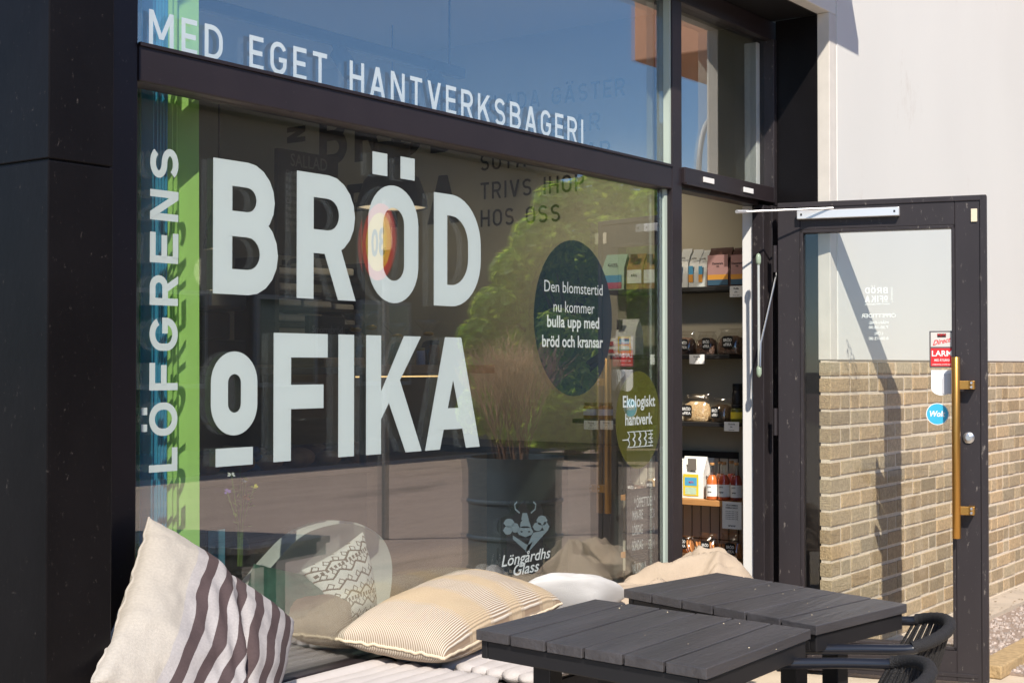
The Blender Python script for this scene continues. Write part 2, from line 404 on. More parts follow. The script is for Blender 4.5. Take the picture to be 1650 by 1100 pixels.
# ================================================================== BUILDING
BX0 = P(78, 256, y=YF).x; BX1 = P(183, 272, y=YF).x; ZS = P(78, 256, y=YF).z
WX = 6.4; WY = 4.8; ZC = 3.2
BLD = thing('shop_building', 'bakery shop building with black cladding, white panel wall and brick base', 'building', (4.2, 0, 0))
mb = MB()
for z0, z1 in ((0.0, ZS-.002), (ZS+.002, 2.955)):
    mb.bbox((BX0, YF, z0), (BX1, 2.4, z1), .003)
mb.box((BX0+.006, YF+.006, 0), (BX1-.006, 2.39, 2.95))
mb.build('black_pillar', CLAD, BLD)
mb = MB(); mb.bbox((BX0-.06, YF, 2.962), (6.075, -.15, 3.52), .004); mb.build('fascia_panel', WHITEPANEL, BLD)
mb = MB(); mb.box((BX0, -.25, 2.958), (6.0, .06, 2.97)); mb.build('soffit', M('black_soffit', lin(24, 23, 24), .5, var=.1), BLD)
mb = MB(); mb.bbox((6.0, -.25, .0), (6.04, -.045, 2.957), .002); mb.build('door_reveal', CLAD, BLD)
mb = MB(); mb.bbox((5.998, YF, 1.397), (6.075, -.251, 2.961), .003); mb.build('corner_trim', TRIMW, BLD)
mb = MB(); mb.bbox((6.078, YF-.002, 1.397), (16.0, -.15, 4.6), .003); mb.build('white_wall', WHITEPANEL, BLD)
mb = MB(); mb.box((BX0-.06, -.15, 3.53), (6.07, 5.0, 4.6)); mb.box((BX0, -.30, 3.53), (6.074, -.16, 4.6)); mb.build('upper_wall', WHITEPANEL, BLD)
bk = MB(); bk.cols = []; rb = random.Random(3); ch = .0752; nb = 18; zb = 1.395-nb*ch
for r in range(nb):
    z = 1.395-(r+1)*ch; x = 6.0-(.0 if r % 2 else .0); first = True; xe = 13.2
    while x < xe:
        w = rb.choice([.228, .228, .228, .112, .112]) if not first else (.228 if r % 2 else .112)
        first = False
        dz = rb.uniform(-.002, .002); dy = rb.uniform(-.0015, .0025)
        n0 = len(bk.v); j = .0076
        q = [(x+ (0 if x == 6.0 else j)+rb.uniform(-.001, .002), z+j+dz), (x+w-j+rb.uniform(-.002, .001), z+j+dz+rb.uniform(-.001, .001)), (x+w-j+rb.uniform(-.002, .001), z+ch-j+dz), (x+(0 if x == 6.0 else j), z+ch-j+dz+rb.uniform(-.001, .001))]
        fr = [(a, YF+dy, b) for a, b in q]; c = rb.choice([1.0, .92, 1.06, .84, 1.12, .78, 1.0, .96]) + rb.uniform(-.05, .05)
        cx = sum(p[0] for p in q)/4; cz = sum(p[1] for p in q)/4
        mid = [(cx+(a-cx)*1.0, YF+dy+.004, cz+(b-cz)*1.0) for a, b in q]; fr = [(a+(.002 if a < cx else -.002), YF+dy, b+(.002 if b < cz else -.002)) for a, b in q]
        bkk = [(a, YF+.055, b) for a, b in q]
        bk.loft([bkk, mid, fr]); hue = rb.uniform(-.06, .06)
        bk.cols += [(c*(1+hue), c, c*(1-hue*1.2), 1)]*12
        x += w
BRICK = bk.build('brick_wall', tone('brown_brick', lin(182, 160, 128), .9, bump=.9, bs=150, var=.20, vs=70), BLD)
mb = MB(); mb.box((6.003, YF+.0058, zb-.01), (13.2, YF+.05, 1.396)); mb.build('mortar', MORTAR, BRICK)
mb = MB(); mb.box((6.05, YF+.05, 0), (13.2, -.10, 1.39)); mb.build('wall_core', CONCRETE, BLD)
mb = MB(); mb.bbox((6.004, YF+.004, 0.0), (13.2, YF+.05, zb-.012), .003); mb.build('wall_plinth', TRIMW, BLD)
# canopy above the shop front (out of frame; it throws the shadow on fascia and wall)
S1 = P(1383, 91, y=YF); t1 = (3.4-S1.z)/-SUN.z; K1 = S1-SUN*t1; S3 = P(1368, 0, y=YF); t3 = (3.4-S3.z)/-SUN.z; K3 = S3-SUN*t3
mb = MB(); mb.prism([(1.7, YF, 3.4), (1.7, -.635, 3.4), (K1.x, K1.y, 3.4), (K3.x, K3.y, 3.4), (K3.x+.05, YF-.003, 3.4)], (0, 0, .07)); mb.build('canopy', CLAD, BLD)
# the room
mb = MB(); mb.box((WX, .02, .0), (WX+.1, WY, ZC)); RW = mb.build('side_wall', INWALL, BLD)
mb = MB(); mb.box((BX1+.01, WY, 0), (WX+.1, WY+.1, ZC)); mb.build('back_wall', INDARK, BLD)
mb = MB(); mb.box((BX0, 2.4, 0), (BX1, WY+.1, 2.95)); mb.build('left_wall', INDARK, BLD)
mb = MB(); mb.box((BX0, .06, ZC), (WX+.1, WY+.1, ZC+.1)); mb.box((BX0, .06, 2.97), (WX, .10, ZC)); mb.build('ceiling', CEIL, BLD)
mb = MB(); mb.box((6.0, -.01, 0), (WX+.1, .018, ZC)); mb.box((5.995, .001, 0), (6.05, .1, 2.87)); mb.build('front_wall', INWALL, BLD)
mb = MB(); mb.box((BX1, .0, -.05), (WX, WY, .012)); mb.build('shop_floor', FLOORM, BLD)
mb = MB(); mb.bbox((5.885, .012, .03), (5.995, .07, 2.10), .003); mb.bbox((5.94, .022, 2.19), (5.995, .085, 2.86), .003); mb.build('white_lining', WHITE, BLD)
# tall tiles behind the lower shelves
tl = MB(); zt = P(1150, 727, x=WX-.01).z
tw_, th_ = .052, .205; ys = .35; kx = 0
while ys+kx*tw_ < 2.1:
    for r in range(5):
        y0 = ys+kx*tw_; z1 = zt-.03-r*th_
        tl.bbox((WX-.012, y0+.003, z1-th_+.003), (WX-.003, y0+tw_-.003, z1-.003), .0015)
    kx += 1
tl.build('wall_tiles', M('beige_tile', lin(190, 182, 164), .35), BLD)
mb = MB(); mb.box((WX-.005, .35, 0), (WX-.001, 2.12, zt-.03)); mb.box((WX-.02, .35, zt-.03), (WX-.001, 2.12, zt)); mb.build('tile_backing', GASKET, BLD)
# words painted on the side wall
tx = MB()
ywall = lambda px, py: P(px, py, x=WX).y
mpw = plane((WX-.004, 0, 0), (0, -1, 0), (0, 0, 1), (-1, 0, 0))
def wline(text, pxl, pxr, py_bl, h, s, gap=.2):
    yl, yr = ywall(pxl, py_bl), ywall(pxr, py_bl); z = P(pxl, py_bl, x=WX).z
    put_line(tx, text, -yl, z, h, s, mpw, width=yl-yr, gap=gap)
hh = P(775, 295, x=WX).z-P(775, 322, x=WX).z
wline('TRIVS IHOP', 775, 942, 322, hh, .14); wline('HOS OSS', 775, 903, 366, hh, .14)
wline('SÖTA BULLAR', 775, 984, 276, hh, .14); wline('FIKA LEPAR', 778, 968, 231, hh, .14); wline('GLADA GÄSTER', 778, 1008, 184, hh, .14)
hb = .34
wline('BRÖD', 515, 745, 268, hb, .19, .16); wline('FIKA', 560, 740, 372, hb*.82, .19, .16)
for k, c in enumerate('LÖFGRENS'):
    w = (.48 if c == 'L' else .62)*.16; yb = ywall(478, 200); z0 = P(478, 240, x=WX).z-.95+k*.165
    qs = lambda a, b, k2=0: Vector((WX-.004-k2*.0003, yb-.16*(1-b/.16)*1.0+.08, z0+a))
    put_glyph(tx, c, 0, 0, w, .16, .2, lambda a, b, k2=0: Vector((WX-.004-k2*.0003, yb+b-.08, z0+a)))
tx.build('wall_lettering', BLACKPAINT, RW)

# ================================================================== SHOP WINDOW
XL, XR = 2.344, 5.972
XM0, XM1 = P(1083.5, 300, y=-.036).x, P(1099, 300, y=-.036).x
ZB, ZT0, ZT1, ZH = .49, 2.089, 2.187, 2.87
WIN = thing('shop_window', 'large dark framed shop window with white lettering and a wide transom', 'window', (3.7, 0, ZB))
mb = MB()
mb.bbox((BX1+.002, -.03, 0.0), (XL, .05, 2.955), .003)
mb.bbox((XL, -.032, ZH), (XR+.09, .05, 2.956), .003)
mb.bbox((XL, -.03, ZB-.10), (XM0, .05, ZB), .003)
mb.box((XL, -.02, 0), (XM0, .05, ZB-.10))
mb.build('frame', FRAME, WIN)
mb = MB(); mb.bbox((XL, -.034, ZT0), (XM0, .05, ZT1), .004); mb.box((XL, -.040, ZT1-.008), (XM0, -.030, ZT1+.001)); mb.build('transom', FRAME, WIN)
mb = MB(); mb.bbox((XM0, -.036, 0), (XM1, .05, 2.868), .003); mb.build('mullion', FRAME, WIN)
mb = MB(); mb.box((XM0-.022, -.012, ZB), (XM0-.001, -.001, ZT0-.001)); mb.box((XM0-.012, -.03, ZT1), (XM0-.001, -.001, ZH)); mb.build('glazing_bead', M('greenish_bead', lin(176, 188, 176), .25), WIN)  # pale green tone imitates the reflection on the bead
mb = MB(); mb.bbox((XR, -.05, 2.105), (6.058, .06, ZH), .003); mb.bbox((5.87, -.045, 0), (5.93, .012, 2.10), .003); mb.bbox((5.93, -.06, 0), (5.998, .012, 2.10), .003); mb.build('door_jamb', FRAME2, WIN)
mb = MB(); mb.bbox((XM1+.001, -.05, 2.12), (XR, .05, 2.187), .003); mb.bbox((XM1, -.02, 2.098), (5.87, .05, 2.119), .002); mb.box((XM1, -.058, 2.115), (XR, -.045, 2.124)); DR = mb.build('door_head', FRAME, WIN)
for px in (1141, 1205):
    p = P(px, 291 if px < 1180 else 307, y=-.05); mb = MB(); mb.bbox((p.x-.045, -.056, p.z-.011), (p.x+.045, -.0503, p.z+.011), .001); mb.build('vent_cap', WHITE, DR)
def pane(name, x0, x1, z0, z1):
    mb = MB(); mb.box((x0, 0, z0), (x1, .024, z1)); return mb.build(name, GLASS, WIN)
PA = pane('glass_pane', XL, XM0-.001, ZB, ZT0); PB = pane('glass_pane', XL, XM0-.001, ZT1, ZH); PC = pane('glass_pane', XM1, XR, 2.187, ZH)
# lettering on the inner face of the glass
YL = .012
mpf = plane((0, YL, 0), (1, 0, 0), (0, 0, 1), (0, -1, 0))
X = lambda px, py=520: P(px, py, y=YL).x
big = MB(); zt_, zb_ = 1.934, 1.566
for c, a, b in (('B', 343, 447.5), ('R', 478, 573), ('Ö', 593, 674), ('D', 699, 774.5)):
    put_glyph(big, c, X(a, 400), zb_, X(b, 400)-X(a, 400), zt_-zb_, .19, mpf)
zt_, zb_ = 1.464, 1.098
for c, a, b in (('F', 441, 528), ('I', 547, 569), ('K', 590, 679.5), ('A', 685, 773)):
    put_glyph(big, c, X(a), zb_, X(b)-X(a), zt_-zb_, .19, mpf)
zo1, zo0 = P(378, 566, y=YL).z, P(378, 701, y=YL).z
put_glyph(big, 'O', X(340), zo0, X(415)-X(340), zo1-zo0, .27, mpf)
zu1, zu0 = P(378, 721, y=YL).z, P(378, 750, y=YL).z
big.face([mpf(*q) for q in ((X(348), zu0), (X(408), zu0), (X(408), zu1), (X(348), zu1))])
big.build('name_lettering', VINYL, PA)
lt = MB(); xa, xb = 2.419, 2.513; hl = xb-xa
zz = P(268, 760, y=0).z; z1 = P(268, 238, y=0).z
gaps = dict(L=.66, F=.76); ws = [gaps.get(c, .92 if c in 'ÖG' else .84) for c in 'LÖFGRENS']; gp = ((z1-zz)/hl-sum(ws))/7
cz = zz
for c, w in zip('LÖFGRENS', ws):
    put_glyph(lt, c, 0, 0, w*hl, hl, .2, lambda a, b, k=0, cz=cz: Vector((xb-b, YL-k*.0003, cz+a))); cz += (w+gp)*hl
lt.build('side_lettering', VINYL, PA)
up = MB(); x0, x1 = X(240, 40), X(940, 210); put_line(up, 'MED EGET HANTVERKSBAGERI', x0, 2.199, .0935, .145, mpf, width=x1-x0, gap=.25, space=.42)
up.build('upper_lettering', VINYL_W, PB)
# oval films with verses
def sub(name, fn, m, parent): mb = MB(); fn(mb); return mb.build(name, m, parent)
ov = MB(); c1 = P(923, 513, y=YL); rx1 = (P(986, 520, y=YL).x-P(860, 520, y=YL).x)/2; cx1 = (P(986, 520, y=YL).x+P(860, 520, y=YL).x)/2
ellipse(ov, (cx1, YL, 1.547), (rx1, 0, 0), (0, 0, .289)); ov.build('oval_film', film('navy_film', (0.008, 0.030, 0.055, 1), .80), PA)
def tl_(mb, txt, px, py, pxw, size, bold=0):
    o = P(px, py, y=YL-.002); tmp = MB(); btext(tmp, txt, 1.0, lambda u, v, k=0: Vector((u, v, 0)), 'LEFT', bold)
    us = [p.x for p in tmp.v]; wid = max(us)-min(us); want = P(px+pxw, py, y=YL-.002).x-o.x
    btext(mb, txt, size, plane(o, (1, 0, 0), (0, 0, 1), (0, -1, 0)), 'LEFT', bold, xs=want/(wid*size))
t1_ = MB(); tl_(t1_, 'Den blomstertid', 876, 469, 94, .060); tl_(t1_, 'nu kommer', 891, 502, 66, .060); tl_(t1_, 'bulla upp med', 881, 526, 84, .060, .022); tl_(t1_, 'bröd och kransar', 873, 558, 98, .060, .022)
t1_.build('verse_lettering', VINYL_W, PA)
ov = MB(); xl2, xr2 = P(992, 677, y=YL).x, P(1064, 677, y=YL).x
ellipse(ov, ((xl2+xr2)/2, YL, 1.156), ((xr2-xl2)/2, 0, 0), (0, 0, .193)); ov.build('oval_film', film('olive_film', (0.16, 0.15, 0.018, 1), .68), PA)
t2_ = MB(); tl_(t2_, 'Ekologiskt', 1003, 656, 52, .064, .022); tl_(t2_, 'hantverk', 1007, 685, 44, .064, .022)
def wheat(mb):
    o = P(1003, 709, y=YL-.002); L = P(1050, 709, y=YL-.002).x-o.x; mp = plane(o, (1, 0, 0), (0, 0, 1), (0, -1, 0)); s = .0042; k = 0
    for q in strip([(0, 0), (L*.22, 0)], s, False): mb.face([mp(p[0], p[1], k) for p in q])
    for i in range(4):
        x = L*(.16+.19*i)
        for sg in (1, -1):
            k += 1; w = L*.25; hgt = .030*sg
            pts = [(x, 0)]+[(x+w*.05+w*.25*math.sin(math.pi*t/8), hgt*t/8) for t in range(1, 9)]+[(x+w*.85, hgt), (x+w*.85+w*.16, hgt*.35), (x+w*.72, 0)]
            for q in strip(pts, s, False): mb.face([mp(p[0], p[1], k) for p in q])
    for v in (.030, .016, 0, -.016, -.030):
        k += 1
        for q in strip([(L*.86, v), (L*1.02, v)], s, False): mb.face([mp(p[0], p[1], k) for p in q])
wheat(t2_); t2_.build('verse_lettering', VINYL_W, PA)
mb = MB(); p = P(1067, 719, y=YL); q = P(1077, 752, y=YL); mb.face([(p.x, YL, p.z), (q.x, YL, p.z), (q.x, YL, q.z+.012), ((q.x*.8+p.x*.2), YL, q.z), ((q.x*.2+p.x*.8), YL, q.z), (p.x, YL, q.z+.012)]); mb.build('white_sticker', VINYL_W, PA)

# ================================================================== OPEN DOOR
HG = Vector((P(1254, 700, y=-.115).x, -.115, 0)); ANG = R(14.5); DD = Vector((math.sin(ANG), -math.cos(ANG), 0)); DN = Vector((-math.cos(ANG), -math.sin(ANG), 0))
def dr(px, py, off=0.0):
    p = ray_plane(px, py, HG+DN*off, DN); return (p-HG).dot(DD), p.z
DOOR = thing('glass_door', 'open dark framed glass door with tall brass pull handle', 'door', HG, rot=(0, 0, math.atan2(DD.y, DD.x)))
DW = dr(1586, 700)[0]; Z0, Z1 = .022, (dr(1255, 331)[1]+dr(1586, 319)[1])/2
s1 = dr(1290, 700)[0]; s2 = dr(1540, 700)[0]; zt2 = dr(1400, 367)[1]; zb2 = dr(1400, 1037)[1]
mb = MB()
for lo, hi in (((0, 0, Z0), (s1, .06, Z1)), ((s2, 0, Z0), (DW, .06, Z1)), ((s1, 0, zt2), (s2, .06, Z1)), ((s1, 0, Z0), (s2, .06, zb2))): mb.bbox(lo, hi, .003)
# inner stepped beads
e = .014
for lo, hi in (((s1, -.004, zb2), (s1+e, .056, zt2)), ((s2-e, -.004, zb2), (s2, .056, zt2)), ((s1, -.004, zt2-e), (s2, .056, zt2)), ((s1, -.004, zb2), (s2, .056, zb2+e))): mb.bbox(lo, hi, .002)
mb.bbox((0, -.006, Z1-.012), (DW, .052, Z1+.012), .003); mb.bbox((DW-.014, -.006, Z0), (DW+.014, .052, Z1+.012), .003); mb.bbox((.03, -.004, Z0+.02), (DW-.03, .004, Z0+.035), .001)
mb.build('door_frame', FRAME2, DOOR, local=True)
mb = MB(); mb.box((s1+.005, .022, zb2+.004), (s2-.005, .036, zt2-.004)); DP = mb.build('glass_pane', DGLASS, DOOR, local=True)
# brass pull
xs, zh1 = dr(1540, 575, .055); _, zh0 = dr(1540, 867, .055)
mb = MB(); mb.lathe([(.0, zh0), (.016, zh0), (.0175, zh0+.002), (.0175, zh1-.002), (.016, zh1), (0, zh1)], (xs, -.055, 0), 20, False); HN = mb.build('pull_handle', BRASS, DOOR, local=True, smooth=40)
for py in (620, 822):
    a, z = dr(1571, py, .03); mb = MB(); mb.bbox((xs+.008, -.06, z-.018), (a-.01, -.044, z+.018), .002); mb.bbox((a-.026, -.06, z-.018), (a, 0, z+.018), .002)
    mb.build('bracket', BRASS, HN, local=True)
    mb = MB()
    for dz in (-.009, .009): mb.lathe([(.006, 0), (.006, .003), (.004, .005), (0, .005)], (0, 0, 0), 12, False)
    k = len(mb.v)//2
    for i, v in enumerate(mb.v):
        dz = -.009 if i < k else .009; mb.v[i] = Vector((a-.013+v.x, -.0601-v.z, z+dz+v.y))
    mb.build('screw', STEEL, HN, local=True, smooth=40)
a, z = dr(1561, 705); mb = MB(); mb.lathe([(.024, 0), (.024, .006), (.019, .010), (.012, .011), (.011, .016), (0, .016)], (0, 0, 0), 24, False)
mb.v = [Vector((a+v.x, -.001-v.z, z+v.y)) for v in mb.v]; mb.build('lock_cylinder', STEEL, DOOR, local=True, smooth=40)
# closer
a0, z0 = dr(1284, 345, .03); a1, z1 = dr(1449, 341, .03)
mb = MB(); mb.bbox((a0, -.034, (z0+z1)/2-.020), (a1, -.001, (z0+z1)/2+.018), .003); CLS = mb.build('closer_rail', M('satin_silver', lin(226, 226, 226), .32, metal=.5), DOOR, local=True)
mb = MB()
for a in (a0+.02, a1-.02): mb.box((a-.004, -.0355, (z0+z1)/2-.005), (a+.004, -.0341, (z0+z1)/2+.004))
mb.build('screw', GASKET, CLS, local=True)
def toloc(p): d = Vector(p)-HG; return Vector((d.dot(DD), -d.dot(DN), d.z))
pa = P(1187, 341, y=-.055); mb = MB(); mb.tube([toloc(pa), toloc(P(1205, 341, y=-.06))], .008, 8)
mb.tube([toloc(P(1203, 341, y=-.065)), (a0+.16, -.03, (z0+z1)/2+.024)], .0045, 8); mb.build('closer_arm', M('satin_silver', (1, 1, 1)), DOOR, local=True, smooth=40)
a, z = dr(1570, 347); mb = MB(); mb.bbox((a-.014, -.007, z-.028), (a+.012, -.001, z+.028), .002); mb.build('strike_plate', M('cream_plate', lin(220, 208, 180), .5), DOOR, local=True)
# hinges
mb = MB()
for z in (.32, 1.12, 1.85): mb.tube([(-.012, -.006, z-.06), (-.012, -.006, z+.06)], .011, 10)
mb.build('hinge', FRAME2, DOOR, local=True, smooth=40)
# signs stuck on the door glass (inner face)
def dplane(off): return lambda a, b, k=0: Vector((a, off-k*.0003, b))
a0, z1 = dr(1497, 533); a1, z0 = dr(1538, 592); yq = .0195
mb = MB(); mb.bbox((a0, yq-.006, z0), (a1, yq, z1), .003); AL = mb.build('alarm_sign', M('grey_plastic_frame', lin(90, 86, 88), .4), DOOR, local=True)
zm = z1-(z1-z0)*.46
mb = MB(); mb.box((a0+.006, yq-.0068, zm+.004), (a1-.006, yq-.0061, z1-.006)); mb.build('grey_field', M('grey_field', lin(206, 203, 196), .5), AL, local=True)
mb = MB(); mb.box((a0+.006, yq-.0068, z0+.006), (a1-.006, yq-.0061, zm-.002)); mb.build('red_field', M('red_field', lin(214, 40, 44), .45), AL, local=True)
cxx = (a0+a1)/2; mb = MB(); dp = dplane(yq-.0072)
wa_ = a1-a0; btfit(mb, 'LARM', wa_*.80, .034, lambda u, v, k=0: dp(cxx+u, zm-.036+v), .02); btfit(mb, 'MED ÅTGÄRD', wa_*.6, .0135, lambda u, v, k=0: dp(cxx+u, zm-.058+v), .01); btfit(mb, 'LARMCENTRAL DYGNET RUNT', wa_*.78, .007, lambda u, v, k=0: dp(cxx+u, z0+.011+v), .01)
mb.build('sign_text', PAPER, AL, local=True)
mb = MB(); btfit(mb, 'Direct', wa_*.72, .030, lambda u, v, k=0: dp(cxx+u, zm+.018+v), .022, .35, 0, .22); mb.box((cxx-.006, yq-.0072, z1-.0285), (cxx-.0005, yq-.0071, z1-.02))
mb.build('sign_text', M('red_field', (1, 1, 1)), AL, local=True)
mb = MB(); mb.box((cxx-.019, yq-.0072, z1-.028), (cxx+.017, yq-.0069, z1-.012)); mb.build('black_field', GASKET, AL, local=True)
mb = MB(); btext(mb, '***', .03, lambda u, v, k=0: dp(cxx-.001+u, z1-.0345+v, 2), bold=.03); mb.build('sign_text', M('red_field', (1, 1, 1)), AL, local=True)
a0, z1 = dr(1500, 596); a1, z0 = dr(1534, 637); yq = .019
def arched(mb, a0, a1, z0, z1, y0, y1, flip=False):
    n = 12; w = a1-a0
    bot = [(a0+w/2-w/2*math.cos(math.pi*i/n), z0+w*.36-w*.36*math.sin(math.pi*i/n)) for i in range(n+1)] if not flip else [(a0, z0), (a1, z0)]
    top = [(a1, z1), (a0, z1)] if not flip else [(a0+w/2+w/2*math.cos(math.pi*i/n), z1-w*.36+w*.36*math.sin(math.pi*i/n)) for i in range(n+1)]
    mb.prism([(a, y1, z) for a, z in bot+top], (0, y0-y1, 0))
mb = MB(); arched(mb, a0, a1, z0, z1, yq-.006, yq); TP = mb.build('white_plate', M('white_plastic', lin(240, 240, 240), .4), DOOR, local=True)
mb = MB(); arched(mb, a0+(a1-a0)*.56, a1+.02, z0+.006, z1-.014, yq-.010, yq-.0062, True); mb.build('raised_tab', M('pale_grey_plastic', lin(202, 202, 206), .4), TP, local=True)
a, z = dr(1510, 667); rr = (dr(1529, 667)[0]-dr(1492, 667)[0])/2
def disc(mb, a, z, r, y): mb.face([(a+r*math.cos(2*math.pi*i/40), y, z+r*math.sin(2*math.pi*i/40)) for i in range(40)][::-1])
mb = MB(); disc(mb, a, z, rr, .0205); WS = mb.build('round_sticker', VINYL_W, DOOR, local=True)
mb = MB(); disc(mb, a, z, rr*.93, .0200); mb.build('blue_field', M('cyan_blue', lin(58, 178, 214), .5), WS, local=True)
mb = MB(); dp = dplane(.0194); btfit(mb, 'Wolt', rr*1.36, rr*.72, lambda u, v, k=0: dp(a+u, z-rr*.22+v), .03, .22); mb.build('sign_text', VINYL_W, WS, local=True)
# opening hours on the outer face, so seen mirrored from here
mb = MB(); dq = lambda a, b, k=0: Vector((a, .0366+k*.0003, b))
dz_ = lambda py: dr(1414, py)[1]
wl = dr(1429, 480)[0]-dr(1392, 480)[0]; xr_ = dr(1429, 480)[0]; h1 = dz_(462)-dz_(472); h2 = dz_(475.5)-dz_(486)
mir = lambda cx, zz: (lambda u, v, k=0: dq(cx-u, zz+v, k))
put_line(mb, 'BRÖD', 0, 0, h1, .19, mir(xr_, dz_(472)), width=wl, gap=.16); put_line(mb, 'FIKA', wl*.2, 0, h2, .19, mir(xr_, dz_(486)), width=wl*.8, gap=.14)
put_glyph(mb, 'O', 0, h2*.25, wl*.16, h2*.75, .24, mir(xr_, dz_(486))); mb.face([mir(xr_, dz_(486))(u, v) for u, v in ((.001, 0), (wl*.16, 0), (wl*.16, h2*.13), (.001, h2*.13))])
xv = dr(1437, 480)[0]; hv = (dz_(461)-dz_(486))/8
for k, c in enumerate('LÖFGRENS'): put_glyph(mb, c, 0, 0, hv*.7, hv*.95, .2, lambda u, v, q=0, k=k: dq(xv-.008+(hv-v), dz_(486)+k*hv+u, q))
ctr = dr(1414, 508)[0]; pxm = dr(1415, 508)[0]-dr(1414, 508)[0]
for s_, py, hpx, wpx, cpx in (('HANTVERKSBAGERI', 490.5, 2.6, 40, 1412), ('ÖPPETTIDER', 511, 6.4, 56, 1414), ('MÅN-FRE:', 521.5, 4.6, 32, 1414), ('7.30-18.00', 529, 4.6, 32, 1414), ('LÖR:', 539, 4.6, 14, 1414), ('8.00-15.00', 547, 4.6, 32, 1414)):
    btfit(mb, s_, wpx*pxm, hpx*(dz_(500)-dz_(501))/.7, mir(dr(cpx, 508)[0], dz_(py)), .012)
mb.build('door_lettering', VINYL_W, DP, local=True)
# door stay between jamb and leaf
ST = thing('door_stay', 'thin steel rod and glass tube stay between jamb and open door', 'door stay', (5.93, -.08, 1.4))
a = P(1222, 418, y=-.075); b = P(1223, 598, y=-.075)
mb = MB(); mb.tube([a, b], .0065, 10); mb.build('glass_tube', M('clear_tube', lin(205, 208, 205), .12, metal=.3), ST, smooth=40)
for e_ in (a, b):
    mb = MB(); mb.lathe([(0, -.028), (.008, -.023), (.012, -.012), (.012, .012), (.008, .023), (0, .028)], e_, 14, False); mb.build('end_cap', M('green_cap', lin(150, 166, 146), .25), ST, smooth=40)
c = P(1252, 437, y=-.10); mb = MB(); mb.tube([c, P(1226, 553, y=-.085), P(1225, 590, y=-.085)], .0045, 8); mb.lathe([(0, -.008), (.008, 0), (0, .008)], c, 10, False); mb.build('rod', STEEL, ST, smooth=40)
# kick wedge below the door

# ================================================================== BLIND PANELS behind the glass, left
GREEN = M('green_fabric', lin(200, 248, 132), .8, var=.03, vs=3, trans=.15); TEAL = M('teal_fabric', lin(60, 176, 218), .8, var=.03, vs=3, trans=.1); DGREEN = M('deep_green_fabric', lin(46, 120, 84), .8, trans=.1)
def blind(xa, ya, xb, yb, m, label, lean=0.0):
    mb = MB(); d = Vector((xb-xa, yb-ya, 0)).normalized(); n = Vector((-d.y, d.x, 0))*.004
    pts = []
    for z in (.50, 2.9):
        k = lean*(2.9-z)/2.4
        pts += [(xa+k, ya+k*.6, z), (xb+k, yb+k*.6, z)]
    mb.prism([pts[0], pts[1], pts[3], pts[2]], n)
    o = mb.build('blind_panel', m, loc=((xa+xb)/2, (ya+yb)/2, .5), label=label, cat='blind', group='sliding blind panels behind the glass')
    return o
B_ = lambda px, y: P(px, 420, y=y).x
blind(B_(281, .135), .135, B_(317, .095), .095, GREEN, 'widest bright green blind panel, rightmost behind the glass', .035)
blind(B_(274, .128), .128, B_(282, .112), .112, GREEN, 'narrow bright green blind edge just left of the widest panel', .02)
blind(B_(266, .128), .128, B_(275, .112), .112, GREEN, 'slim light green blind edge next to the stacked blue panels', .02)
for i, w in enumerate(('rightmost', 'second from the right', 'third from the right', 'fourth from the right')):
    a = 260-i*5.0; blind(B_(a-1, .135), .135, B_(a+6.5, .118), .118, TEAL, 'thin blue blind edge in the tight stack, %s of four' % w, .01)
blind(B_(224, .15), .15, B_(246, .11), .11, TEAL, 'broad blue blind panel left of the tight stack of edges')
blind(B_(214, .13), .13, B_(225, .105), .105, DGREEN, 'deep green blind panel beside the left window frame')
blind(B_(204, .12), .12, B_(215, .09), .09, GREEN, 'bright green blind edge against the left window frame')
mb = MB(); mb.box((B_(205, .165), .165, .5), (B_(286, .165), .17, 2.9)); mb.build('blind_panel', TEAL, loc=(2.4, .16, .5), label='wide flat blue blind panel standing behind all the others', cat='blind', group='sliding blind panels behind the glass')

# ================================================================== BENCH
BZ = .45
BE = thing('bench', 'long low black plank bench under the shop window', 'bench', (3.4, -.24, 0))
mb = MB()
for i in range(4):
    y0 = -.475+i*.114; mb.bbox((2.06, y0, BZ-.028), (4.95, y0+.105, BZ), .004)
mb.build('seat', BENCHWOOD, BE)
mb = MB(); mb.bbox((2.06, -.478, BZ-.13), (4.95, -.452, BZ-.03), .003); mb.build('apron', BENCHWOOD, BE)
for x in (2.12, 3.5, 4.86):
    mb = MB(); mb.bbox((x-.03, -.44, 0), (x+.03, -.38, BZ-.03), .003); mb.build('leg', BENCHWOOD, BE)
    mb = MB(); mb.bbox((x-.03, -.10, 0), (x+.03, -.06, BZ-.03), .003); mb.build('leg', BENCHWOOD, BE)

